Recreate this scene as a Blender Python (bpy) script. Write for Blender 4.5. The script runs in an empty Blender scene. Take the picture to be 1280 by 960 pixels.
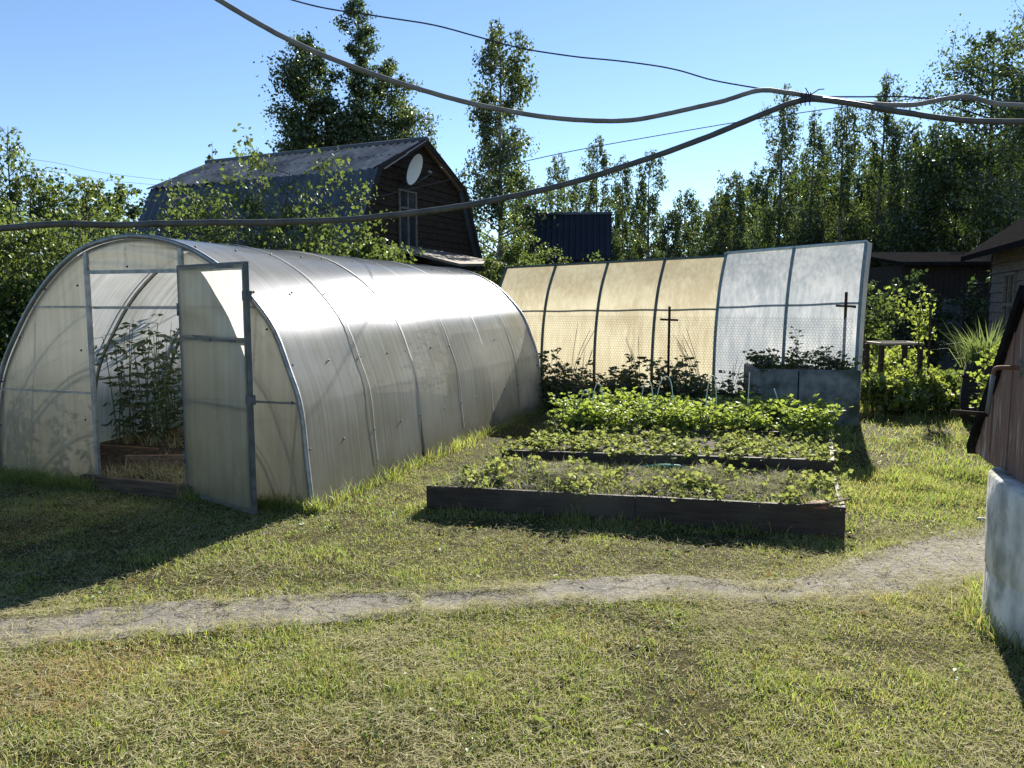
import bpy, math, random
import numpy as np
R = math.radians
C = bpy.context.scene
COL = C.collection
rng = np.random.default_rng(7)
random.seed(7)

# ------------------------------------------------------------------ camera model
F, PITCH, CAMH = 960.0, R(6.0), 1.6
SP, CP = math.sin(PITCH), math.cos(PITCH)
def ray(px, py):
    u = (px - 640) / F; v = (480 - py) / F
    return np.array([u, CP + v * SP, -SP + v * CP])
def G(px, py, z=0.0):                       # point of the photo on the level z
    r = ray(px, py); t = (z - CAMH) / r[2]
    return np.array([r[0] * t, r[1] * t, z])
def at(px, py, Y):                          # point of the photo at distance Y
    r = ray(px, py); t = Y / r[1]
    return np.array([r[0] * t, Y, CAMH + r[2] * t])

# ------------------------------------------------------------------ object helpers
def tag(o, label=None, cat=None, group=None, kind=None):
    if label: o['label'] = label
    if cat: o['category'] = cat
    if group: o['group'] = group
    if kind: o['kind'] = kind
    return o
def empty(name, loc=(0, 0, 0), rz=0.0, label=None, cat=None, group=None):
    o = bpy.data.objects.new(name, None); COL.objects.link(o)
    o.empty_display_size = 0.1
    o.location = loc; o.rotation_euler = (0, 0, rz)
    return tag(o, label, cat, group)
def link(name, me, mats, parent=None, loc=None):
    o = bpy.data.objects.new(name, me); COL.objects.link(o)
    for m in (mats if isinstance(mats, (list, tuple)) else [mats]):
        me.materials.append(m)
    if parent is not None: o.parent = parent
    if loc is not None: o.location = loc
    return o
def copy_tree(o, parent=None):
    c = o.copy(); COL.objects.link(c)
    if parent is not None: c.parent = parent
    for ch in list(o.children): copy_tree(ch, c)
    return c
def np_mesh(name, V, faces_list, mat_idx=None, smooth=False, uv=None):
    """faces_list: list of int arrays (n,k)"""
    me = bpy.data.meshes.new(name)
    V = np.ascontiguousarray(V, dtype=np.float32)
    me.vertices.add(len(V)); me.vertices.foreach_set('co', V.ravel())
    loops = np.concatenate([f.ravel() for f in faces_list]).astype(np.int32)
    tot = np.concatenate([np.full(len(f), f.shape[1]) for f in faces_list]).astype(np.int32)
    start = np.concatenate([[0], np.cumsum(tot)[:-1]]).astype(np.int32)
    me.loops.add(len(loops)); me.loops.foreach_set('vertex_index', loops)
    me.polygons.add(len(tot)); me.polygons.foreach_set('loop_start', start)
    if mat_idx is not None: me.polygons.foreach_set('material_index', np.asarray(mat_idx, dtype=np.int32))
    if smooth: me.polygons.foreach_set('use_smooth', np.ones(len(tot), dtype=bool))
    if uv is not None:
        l = me.uv_layers.new(name='UVMap')
        l.data.foreach_set('uv', np.asarray(uv, dtype=np.float32)[loops].ravel())
    me.update(calc_edges=True)
    return me

class MB:
    def __init__(s): s.v = []; s.f = []; s.n = 0; s.sm = []
    def add(s, V, Fs, smooth=False):
        for f in Fs: s.f.append([i + s.n for i in f]); s.sm.append(smooth)
        s.v.extend([tuple(map(float, p)) for p in V]); s.n += len(V); return s
    def hexa(s, P):  # 8 points: bottom 4 ccw, top 4 ccw
        return s.add(P, [(3, 2, 1, 0), (4, 5, 6, 7), (0, 1, 5, 4), (1, 2, 6, 5), (2, 3, 7, 6), (3, 0, 4, 7)])
    def box(s, x0, x1, y0, y1, z0, z1, b=0.0):
        if b <= 0:
            return s.hexa([(x0, y0, z0), (x1, y0, z0), (x1, y1, z0), (x0, y1, z0), (x0, y0, z1), (x1, y0, z1), (x1, y1, z1), (x0, y1, z1)])
        # chamfered on the long edges in z (top) for a worn look
        return s.add([(x0, y0, z0), (x1, y0, z0), (x1, y1, z0), (x0, y1, z0),
                      (x0, y0, z1 - b), (x1, y0, z1 - b), (x1, y1, z1 - b), (x0, y1, z1 - b),
                      (x0 + b, y0 + b, z1), (x1 - b, y0 + b, z1), (x1 - b, y1 - b, z1), (x0 + b, y1 - b, z1)],
                     [(3, 2, 1, 0), (0, 1, 5, 4), (1, 2, 6, 5), (2, 3, 7, 6), (3, 0, 4, 7),
                      (4, 5, 9, 8), (5, 6, 10, 9), (6, 7, 11, 10), (7, 4, 8, 11), (8, 9, 10, 11)])
    def bar(s, p, q, w, h=None, up=(0, 0, 1)):
        h = h or w
        p = np.array(p, float); q = np.array(q, float); d = q - p; d /= np.linalg.norm(d)
        upv = np.array(up, float)
        if abs(d @ upv) > .95: upv = np.array([0, 1.0, 0])
        a = np.cross(d, upv); a /= np.linalg.norm(a); b = np.cross(a, d)
        P = []
        for c in (p, q):
            for sa, sb in ((-1, -1), (1, -1), (1, 1), (-1, 1)):
                P.append(c + a * sa * w / 2 + b * sb * h / 2)
        return s.add(P, [(0, 1, 2, 3), (7, 6, 5, 4), (0, 4, 5, 1), (1, 5, 6, 2), (2, 6, 7, 3), (3, 7, 4, 0)])
    def tube(s, pts, rad, n=8, caps=True, flat=False):
        pts = np.array(pts, float); m = len(pts)
        rad = np.full(m, rad) if np.isscalar(rad) else np.array(rad, float)
        T = np.gradient(pts, axis=0); T /= np.linalg.norm(T, axis=1)[:, None] + 1e-12
        ref = np.array([0, 0, 1.0]) if abs(T[0][2]) < .9 else np.array([1.0, 0, 0])
        V = []
        a = np.cross(T[0], ref); a /= np.linalg.norm(a)
        for i in range(m):
            a = a - T[i] * (a @ T[i]); a /= np.linalg.norm(a) + 1e-12
            b = np.cross(T[i], a)
            for k in range(n):
                t = 2 * math.pi * k / n + (math.pi / n if flat else 0)
                V.append(pts[i] + rad[i] * (a * math.cos(t) + b * math.sin(t)))
        Fs = []
        for i in range(m - 1):
            for k in range(n):
                k2 = (k + 1) % n
                Fs.append((i * n + k, i * n + k2, (i + 1) * n + k2, (i + 1) * n + k))
        if caps:
            Fs.append(tuple(range(n - 1, -1, -1))); Fs.append(tuple((m - 1) * n + k for k in range(n)))
        return s.add(V, Fs, smooth=not flat)
    def lathe(s, prof, n=32, cx=0, cy=0):
        V = []; Fs = []
        for r, z in prof:
            for k in range(n):
                t = 2 * math.pi * k / n; V.append((cx + r * math.cos(t), cy + r * math.sin(t), z))
        for i in range(len(prof) - 1):
            for k in range(n):
                k2 = (k + 1) % n; Fs.append((i * n + k, i * n + k2, (i + 1) * n + k2, (i + 1) * n + k))
        return s.add(V, Fs, smooth=True)
    def mesh(s, name):
        me = bpy.data.meshes.new(name); me.from_pydata(s.v, [], s.f)
        me.polygons.foreach_set('use_smooth', s.sm); me.update(); return me
    def build(s, name, mat, parent=None, loc=None): return link(name, s.mesh(name), mat, parent, loc)

def spline(P, n=8):
    P = np.array(P, float); out = []
    Q = np.vstack([2 * P[0] - P[1], P, 2 * P[-1] - P[-2]])
    for i in range(1, len(Q) - 2):
        for t in np.linspace(0, 1, n, endpoint=False):
            p0, p1, p2, p3 = Q[i - 1], Q[i], Q[i + 1], Q[i + 2]
            out.append(.5 * (2 * p1 + (p2 - p0) * t + (2 * p0 - 5 * p1 + 4 * p2 - p3) * t * t + (3 * p1 - p0 - 3 * p2 + p3) * t ** 3))
    out.append(P[-1]); return np.array(out)

# ------------------------------------------------------------------ materials
def nodes(name):
    m = bpy.data.materials.new(name); m.use_nodes = True
    nt = m.node_tree; nt.nodes.clear()
    out = nt.nodes.new('ShaderNodeOutputMaterial')
    return m, nt, out
def N(nt, t, **kw):
    n = nt.nodes.new(t)
    for k, v in kw.items():
        if k.startswith('i_'): n.inputs[k[2:].replace('_', ' ')].default_value = v
        else: setattr(n, k, v)
    return n
def ramp(nt, fac, stops):
    r = nt.nodes.new('ShaderNodeValToRGB'); e = r.color_ramp.elements
    while len(e) < len(stops): e.new(.5)
    for el, (p, c) in zip(e, stops):
        el.position = p; el.color = (*c, 1) if len(c) == 3 else c
    nt.links.new(fac, r.inputs[0]); return r.outputs[0]
def coords(nt, scale=(1, 1, 1), rot=(0, 0, 0), space='Object'):
    t = nt.nodes.new('ShaderNodeTexCoord'); mp = nt.nodes.new('ShaderNodeMapping')
    mp.inputs['Scale'].default_value = scale; mp.inputs['Rotation'].default_value = rot
    nt.links.new(t.outputs[space], mp.inputs[0]); return mp.outputs[0]
def noise(nt, vec, scale, detail=4, rough=.55, dist=0):
    n = N(nt, 'ShaderNodeTexNoise', i_Scale=scale, i_Detail=detail, i_Roughness=rough, i_Distortion=dist)
    nt.links.new(vec, n.inputs['Vector']); return n.outputs['Fac']
def mixc(nt, f, a, b, mode='MIX'):
    m = nt.nodes.new('ShaderNodeMix'); m.data_type = 'RGBA'; m.blend_type = mode
    for i, x in ((0, f), (6, a), (7, b)):
        if hasattr(x, 'is_linked'): nt.links.new(x, m.inputs[i])
        else: m.inputs[i].default_value = x if not isinstance(x, tuple) or len(x) == 4 else (*x, 1)
    return m.outputs[2]
def bump(nt, h, strength=.4, dist=.02):
    b = N(nt, 'ShaderNodeBump', i_Strength=strength, i_Distance=dist); nt.links.new(h, b.inputs['Height']); return b.outputs[0]
def solid(name, c1, c2, scale=6, stretch=(1, 1, 1), rough=.75, metal=0, bmp=.3, bdist=.01, spec=.4, detail=5, lo=.35, hi=.65, c3=None, s3=1.2, space='Object'):
    m, nt, out = nodes(name)
    p = N(nt, 'ShaderNodeBsdfPrincipled', i_Roughness=rough, i_Metallic=metal)
    p.inputs['Specular IOR Level'].default_value = spec
    v = coords(nt, stretch, space=space); f = noise(nt, v, scale, detail)
    col = ramp(nt, f, [(lo, c1), (hi, c2)])
    if c3:
        f3 = noise(nt, coords(nt, space=space), s3, 3)
        k = ramp(nt, f3, [(.48, (0, 0, 0)), (.66, (1, 1, 1))])
        col = mixc(nt, k, col, c3)
    nt.links.new(col, p.inputs['Base Color'])
    if bmp: nt.links.new(bump(nt, noise(nt, v, scale * 3, 4), bmp, bdist), p.inputs['Normal'])
    nt.links.new(p.outputs[0], out.inputs[0]); return m
def foliage(name, d1, d2, t1, rough=.45, tmix=.45, pos_scale=0, d3=None, gloss=.06):
    m, nt, out = nodes(name)
    g = nt.nodes.new('ShaderNodeNewGeometry')
    col = ramp(nt, g.outputs['Random Per Island'], [(0, d1), (.75, d2), (1, d3 or d2)])
    tc = mixc(nt, .8, col, t1, 'MIX')
    if pos_scale:
        f = noise(nt, coords(nt, space='Object'), pos_scale, 3)
        k = ramp(nt, f, [(.3, (.62, .66, .6)), (.7, (1.3, 1.25, 1.1))])
        col = mixc(nt, 1.0, col, k, 'MULTIPLY'); tc = mixc(nt, 1.0, tc, k, 'MULTIPLY')
    a = N(nt, 'ShaderNodeBsdfDiffuse'); b = N(nt, 'ShaderNodeBsdfTranslucent'); c = N(nt, 'ShaderNodeBsdfGlossy', i_Roughness=rough)
    c.inputs['Color'].default_value = (.9, .95, .9, 1)
    nt.links.new(col, a.inputs[0]); nt.links.new(tc, b.inputs[0])
    m1 = N(nt, 'ShaderNodeMixShader', i_Fac=tmix); nt.links.new(a.outputs[0], m1.inputs[1]); nt.links.new(b.outputs[0], m1.inputs[2])
    m2 = N(nt, 'ShaderNodeMixShader', i_Fac=gloss); nt.links.new(m1.outputs[0], m2.inputs[1]); nt.links.new(c.outputs[0], m2.inputs[2])
    nt.links.new(m2.outputs[0], out.inputs[0]); return m

def polycarb(name, tcol, dcol, transp=.12, trans=.5, rough=.2, streak_axis=(14, 14, .5), dirt=(.26, .235, .15), aniso=0.0, spec=1.0, low=(.16, .16, .07), lowz=.55, dk=.3, broad=0, ior=1.58):
    m, nt, out = nodes(name)
    tc = nt.nodes.new('ShaderNodeTexCoord'); sep = nt.nodes.new('ShaderNodeSeparateXYZ'); nt.links.new(tc.outputs['Object'], sep.inputs[0])
    v = coords(nt, streak_axis); st = noise(nt, v, 1.0, 5, .65)
    big = noise(nt, coords(nt), 1.3, 4)
    dm = N(nt, 'ShaderNodeMath', operation='MULTIPLY'); nt.links.new(st, dm.inputs[0]); nt.links.new(big, dm.inputs[1])
    df = ramp(nt, dm.outputs[0], [(.17, (0, 0, 0)), (.34, (1, 1, 1))])
    # grime builds up towards the foot of the sheets (splashed soil, algae)
    mr = N(nt, 'ShaderNodeMapRange'); mr.inputs[1].default_value = lowz; mr.inputs[2].default_value = 0.02
    nt.links.new(sep.outputs[2], mr.inputs[0])
    g2 = noise(nt, coords(nt, (1, 1, .6)), 5, 5, .7)
    lm = N(nt, 'ShaderNodeMath', operation='MULTIPLY'); nt.links.new(mr.outputs[0], lm.inputs[0]); nt.links.new(g2, lm.inputs[1])
    tcol_n = mixc(nt, df, tcol, tuple(a * (1 - dk) + b * dk * .7 for a, b in zip(tcol, dirt)))
    dcol_n = mixc(nt, df, dcol, tuple(a * (1 - dk) + b * dk for a, b in zip(dcol, dirt)))
    tcol_n = mixc(nt, lm.outputs[0], tcol_n, low); dcol_n = mixc(nt, lm.outputs[0], dcol_n, low)
    a = N(nt, 'ShaderNodeBsdfDiffuse'); b = N(nt, 'ShaderNodeBsdfTranslucent'); t = N(nt, 'ShaderNodeBsdfTransparent')
    nt.links.new(dcol_n, a.inputs[0]); nt.links.new(tcol_n, b.inputs[0]); nt.links.new(tcol_n, t.inputs[0])
    m1 = N(nt, 'ShaderNodeMixShader', i_Fac=trans); nt.links.new(a.outputs[0], m1.inputs[1]); nt.links.new(b.outputs[0], m1.inputs[2])
    m2 = N(nt, 'ShaderNodeMixShader', i_Fac=transp); nt.links.new(m1.outputs[0], m2.inputs[1]); nt.links.new(t.outputs[0], m2.inputs[2])
    gl = N(nt, 'ShaderNodeBsdfAnisotropic', i_Anisotropy=aniso, distribution='BECKMANN' if broad else 'GGX')
    gl.inputs['Color'].default_value = (spec, spec, spec, 1)
    rr = N(nt, 'ShaderNodeMapRange'); rr.inputs[3].default_value = rough * .75; rr.inputs[4].default_value = rough * 1.6
    nt.links.new(dm.outputs[0], rr.inputs[0]); nt.links.new(rr.outputs[0], gl.inputs['Roughness'])
    if aniso:
        tg = N(nt, 'ShaderNodeTangent', direction_type='UV_MAP'); nt.links.new(tg.outputs[0], gl.inputs['Tangent'])
    bp = bump(nt, noise(nt, coords(nt, (.9, .9, .9)), 1.6, 2), .07, .05)
    nt.links.new(bp, gl.inputs['Normal'])
    if broad:
        gb = N(nt, 'ShaderNodeBsdfAnisotropic', i_Roughness=.38, i_Anisotropy=.2, distribution='BECKMANN'); gb.inputs['Color'].default_value = (spec * .44, spec * .46, spec * .52, 1)
        nt.links.new(bp, gb.inputs['Normal']); nt.links.new(tg.outputs[0], gb.inputs['Tangent'])
        mg = N(nt, 'ShaderNodeMixShader', i_Fac=broad); nt.links.new(gl.outputs[0], mg.inputs[1]); nt.links.new(gb.outputs[0], mg.inputs[2]); gl = mg
    # two-sided Schlick reflectance
    ge = nt.nodes.new('ShaderNodeNewGeometry'); dt = N(nt, 'ShaderNodeVectorMath', operation='DOT_PRODUCT')
    nt.links.new(ge.outputs['Incoming'], dt.inputs[0]); nt.links.new(bp, dt.inputs[1])
    def mth(op, a, b=None):
        n_ = N(nt, 'ShaderNodeMath', operation=op, use_clamp=op != 'ABSOLUTE')
        for q_, x_ in ((0, a), (1, b)):
            if x_ is None: continue
            if hasattr(x_, 'is_linked'): nt.links.new(x_, n_.inputs[q_])
            else: n_.inputs[q_].default_value = x_
        return n_.outputs[0]
    pw = mth('POWER', mth('SUBTRACT', 1.0, mth('ABSOLUTE', dt.outputs['Value'])), 5.0)
    f0 = ((ior - 1) / (ior + 1)) ** 2
    frs = mth('ADD', mth('MULTIPLY', pw, 1 - f0), f0)
    m3 = N(nt, 'ShaderNodeMixShader'); nt.links.new(frs, m3.inputs[0]); nt.links.new(m2.outputs[0], m3.inputs[1]); nt.links.new(gl.outputs[0], m3.inputs[2])
    nt.links.new(m3.outputs[0], out.inputs[0]); return m

M = {}
M['poly'] = polycarb('polycarbonate_sheet', (.78, .79, .755), (.42, .422, .395), .085, .56, .095, (.3, 26, .3), aniso=.45, dk=.5, broad=.68, ior=1.5, spec=.75, low=(.22, .20, .10), lowz=.75)
M['seam'] = solid('seam_strip', (.27, .27, .25), (.36, .355, .325), 6, (.5, 3, .5), rough=.45, bmp=0, spec=.3)
M['poly_end'] = polycarb('polycarbonate_end', (.70, .70, .63), (.40, .40, .35), .2, .62, .25, (16, .5, .5), spec=.7, low=(.22, .21, .12), lowz=1.1)
M['poly_old'] = polycarb('yellowed_polycarbonate', (.52, .485, .35), (.36, .335, .25), .05, .55, .45, (18, 18, .35), dk=.4, dirt=(.3, .2, .08), low=(.3, .25, .13))
M['poly_new'] = polycarb('clear_polycarbonate', (.29, .32, .345), (.34, .37, .395), .07, .5, .4, (16, 16, .4), spec=.4, dk=.55, dirt=(.85, .85, .83), low=(.4, .4, .36))
M['steel'] = solid('galvanised_steel', (.20, .21, .21), (.34, .35, .35), 14, rough=.45, metal=.6, bmp=.1)
M['steel_dark'] = solid('weathered_steel', (.07, .08, .085), (.13, .14, .145), 14, rough=.5, metal=.4, bmp=.1)
M['rib_green'] = solid('green_grey_tube', (.055, .075, .07), (.10, .13, .12), 10, rough=.6, bmp=.1)
M['rib_blue'] = solid('blue_grey_tube', (.12, .17, .185), (.2, .26, .27), 10, rough=.6, bmp=.1)
M['rail_pale'] = solid('pale_rail', (.36, .42, .42), (.5, .56, .55), 10, rough=.6, bmp=.1)
M['screw'] = solid('screw_washer', (.03, .03, .03), (.06, .06, .06), 30, rough=.5, bmp=0)
M['wire'] = solid('netting_wire', (.16, .13, .07), (.22, .18, .10), 20, rough=.7, metal=.2, bmp=0)
M['board'] = solid('dark_bed_board', (.022, .016, .012), (.05, .036, .027), 3.5, (1.2, 14, 14), rough=.8, bmp=.5, c3=(.07, .058, .046))
M['board_pale'] = solid('bleached_board', (.20, .165, .125), (.36, .31, .25), 3.5, (14, 1.2, 14), rough=.85, bmp=.5)
M['soil'] = solid('bed_soil', (.028, .020, .013), (.075, .055, .036), 18, rough=.95, bmp=.8, bdist=.03)
M['concrete_dark'] = solid('mossy_concrete', (.085, .095, .09), (.23, .235, .22), 6, rough=.9, bmp=.5, c3=(.05, .06, .035), s3=2.5)
M['whitewash'] = solid('whitewashed_concrete', (.36, .36, .33), (.66, .65, .60), 9, (1, 1, .45), rough=.95, bmp=.8, c3=(.25, .25, .19), s3=5, lo=.36, hi=.56, spec=.1)
M['iron'] = solid('rusty_iron', (.028, .02, .016), (.07, .045, .032), 18, rough=.9, metal=0, bmp=.2, spec=.05)
M['iron_red'] = solid('red_rusted_bar', (.16, .07, .045), (.24, .11, .07), 18, rough=.85, metal=0, bmp=.2)
M['tar'] = solid('roofing_felt', (.010, .010, .011), (.022, .021, .021), 16, rough=.95, bmp=.6, spec=0)
M['conduit'] = solid('grey_conduit', (.15, .15, .145), (.23, .23, .22), 9, rough=.75, spec=.15, bmp=0)
M['conduit_dark'] = solid('dark_conduit', (.05, .05, .045), (.10, .095, .085), 9, rough=.5, bmp=0)
M['cable'] = solid('black_cable', (.02, .02, .022), (.035, .035, .04), 9, rough=.6, bmp=0)
M['slate'] = solid('old_slate', (.32, .25, .21), (.52, .42, .355), 2.5, (1, 1, 1), rough=.85, bmp=.3, c3=(.17, .155, .145), s3=.9)
M['blue_metal'] = solid('blue_grey_metal', (.045, .058, .076), (.068, .085, .11), 2, rough=.5, bmp=.1)
M['navy_metal'] = solid('navy_metal', (.006, .008, .017), (.010, .014, .028), 2, rough=.6, bmp=.1)
M['plank_dark'] = solid('black_stained_plank', (.012, .010, .009), (.035, .028, .022), 2.5, (3, 3, 20), rough=.85, bmp=.4)
M['plank_brown'] = solid('old_brown_plank', (.035, .022, .014), (.095, .065, .04), 2.5, (2, 2, 20), rough=.85, bmp=.4)
M['plank_red'] = solid('reddish_brown_plank', (.11, .065, .04), (.21, .13, .085), 2.5, (2, 2, 20), rough=.85, bmp=.4)
M['plank_gable'] = solid('blackened_brown_plank', (.016, .012, .010), (.06, .042, .028), 2.5, (2, 2, 20), rough=.9, bmp=.4, spec=.15)
M['plank_grey'] = solid('grey_weathered_plank', (.10, .088, .074), (.20, .178, .152), 2.5, (1.5, 1.5, 18), rough=.9, bmp=.4)
M['white_paint'] = solid('white_paint', (.62, .62, .58), (.78, .78, .74), 12, rough=.5, bmp=.1)
M['dish'] = solid('dish_white', (.78, .78, .76), (.84, .84, .82), 4, rough=.4, bmp=0)
M['glass'] = solid('dark_glass', (.02, .025, .03), (.04, .045, .05), 3, rough=.06, bmp=0, spec=.8)
M['sheet_tan'] = solid('weathered_flat_sheet', (.15, .125, .10), (.24, .2, .165), 3, rough=.8, bmp=.2)
M['door_grey'] = solid('grey_blue_door', (.07, .08, .09), (.11, .12, .13), 5, rough=.7, bmp=.2)
M['hoop'] = solid('pale_green_hose', (.5, .62, .55), (.6, .72, .64), 8, rough=.4, bmp=0)
M['hose'] = solid('teal_hose', (.05, .30, .24), (.08, .38, .3), 8, rough=.4, bmp=0)
M['bark'] = solid('dark_bark', (.022, .018, .014), (.065, .052, .042), 6, (3, 3, .8), rough=.9, bmp=.6)
M['bark_birch'] = solid('grey_birch_bark', (.05, .045, .04), (.28, .27, .25), 3, (2, 2, 4), rough=.85, bmp=.4)
M['stem'] = foliage('green_stem', (.05, .08, .02), (.08, .12, .03), (.1, .15, .03), tmix=.15)
M['stone'] = solid('pale_stone', (.25, .235, .21), (.38, .36, .32), 9, rough=.85, bmp=.3)

# weathered red-brown paint peeling off vertical planks
def peel():
    m, nt, out = nodes('peeling_brown_planks')
    p = N(nt, 'ShaderNodeBsdfPrincipled', i_Roughness=.75)
    f = noise(nt, coords(nt, (14, 14, 2.2)), 1.6, 6, .65, .3)
    base = ramp(nt, noise(nt, coords(nt, (10, 10, 1)), 2, 5), [(.35, (.13, .07, .055)), (.65, (.22, .13, .10))])
    k = ramp(nt, f, [(.56, (0, 0, 0)), (.66, (1, 1, 1))])
    col = mixc(nt, k, base, (.42, .37, .31))
    nt.links.new(col, p.inputs['Base Color'])
    nt.links.new(bump(nt, f, .4, .01), p.inputs['Normal'])
    nt.links.new(p.outputs[0], out.inputs[0]); return m
M['peel'] = peel()

M['leaf_aspen'] = foliage('aspen_leaf', (.02, .04, .011), (.042, .07, .017), (.09, .14, .022), tmix=.38, gloss=.06, rough=.4)
M['leaf_birch'] = foliage('birch_leaf', (.024, .047, .014), (.055, .085, .022), (.12, .165, .03), tmix=.4, gloss=.06, rough=.4)
M['leaf_dark'] = foliage('dark_leaf', (.016, .034, .012), (.034, .06, .016), (.07, .12, .02), tmix=.35, gloss=.06)
M['leaf_apple'] = foliage('apple_leaf', (.036, .07, .018), (.072, .108, .026), (.155, .21, .035), tmix=.45, gloss=.045)
M['leaf_bush'] = foliage('bush_leaf', (.042, .08, .017), (.085, .125, .026), (.18, .235, .035), tmix=.5, gloss=.04)
M['leaf_currant'] = foliage('currant_leaf', (.07, .125, .02), (.145, .19, .035), (.33, .39, .055), tmix=.52, gloss=.07)
M['leaf_potato'] = foliage('potato_leaf', (.07, .13, .024), (.14, .20, .036), (.33, .41, .06), tmix=.5, gloss=.04)
M['leaf_tomato'] = foliage('tomato_leaf', (.02, .045, .018), (.045, .075, .026), (.09, .14, .035), tmix=.4, gloss=.08)
M['leaf_weed'] = foliage('weed_leaf', (.022, .038, .014), (.05, .07, .022), (.12, .15, .03), tmix=.4, d3=(.07, .045, .03))
M['leaf_straw'] = foliage('strawberry_leaf', (.09, .125, .035), (.17, .20, .06), (.33, .37, .09), tmix=.45, d3=(.26, .2, .1), gloss=.02)
M['blade_tall'] = foliage('tall_grass_blade', (.06, .10, .03), (.13, .18, .06), (.25, .32, .08), tmix=.45)
M['grass_green'] = foliage('lawn_green', (.08, .15, .028), (.195, .268, .058), (.36, .46, .085), tmix=.5, pos_scale=1.1, d3=(.24, .25, .08), gloss=.04)
M['grass_olive'] = foliage('lawn_olive', (.18, .185, .06), (.30, .28, .11), (.46, .43, .15), tmix=.45, pos_scale=.8, d3=(.30, .26, .11), gloss=.04)
M['grass_straw'] = foliage('lawn_clippings', (.30, .275, .14), (.46, .42, .25), (.42, .37, .19), tmix=.3, d3=(.58, .54, .36), gloss=.0)
M['grass_rust'] = foliage('lawn_dry_rust', (.30, .215, .085), (.42, .29, .125), (.46, .31, .13), tmix=.3, gloss=.03)
M['leaf_fallen'] = foliage('fallen_leaf', (.16, .09, .04), (.34, .27, .10), (.3, .2, .06), tmix=.2, gloss=.0)
M['leaf_clover'] = foliage('clover_leaf', (.05, .095, .02), (.11, .16, .035), (.27, .34, .06), tmix=.45, gloss=.03, d3=(.16, .13, .06))
M['hay'] = foliage('dry_hay', (.22, .225, .13), (.44, .425, .28), (.24, .22, .11), tmix=.25, d3=(.34, .31, .19), gloss=.0)

# ------------------------------------------------------------------ vegetation makers
def perp(a):
    r = rng.normal(size=a.shape); r -= a * (r * a).sum(1)[:, None]; return r / (np.linalg.norm(r, axis=1)[:, None] + 1e-9)
def leaf_arrays(P, size, axis, width=.6, fold=.18):
    """rhombic folded leaves; P base points"""
    n = len(P); size = np.broadcast_to(size, (n,))
    axis = axis / (np.linalg.norm(axis, axis=1)[:, None] + 1e-9)
    b = perp(axis); c = np.cross(axis, b)
    L = size[:, None]
    v0 = P; v2 = P + axis * L
    mid = P + axis * L * .45
    v1 = mid + b * L * width / 2 + c * L * fold; v3 = mid - b * L * width / 2 + c * L * fold
    V = np.stack([v0, v1, v2, v3], 1).reshape(-1, 3)
    i = np.arange(n) * 4
    T = np.concatenate([np.stack([i, i + 1, i + 2], 1), np.stack([i, i + 2, i + 3], 1)])
    return V, T
def leaves_obj(name, P, size, axis, mat, parent, width=.6, fold=.18):
    V, T = leaf_arrays(P, size, axis, width, fold)
    return link(name, np_mesh(name, V, [T]), mat, parent)

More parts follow.
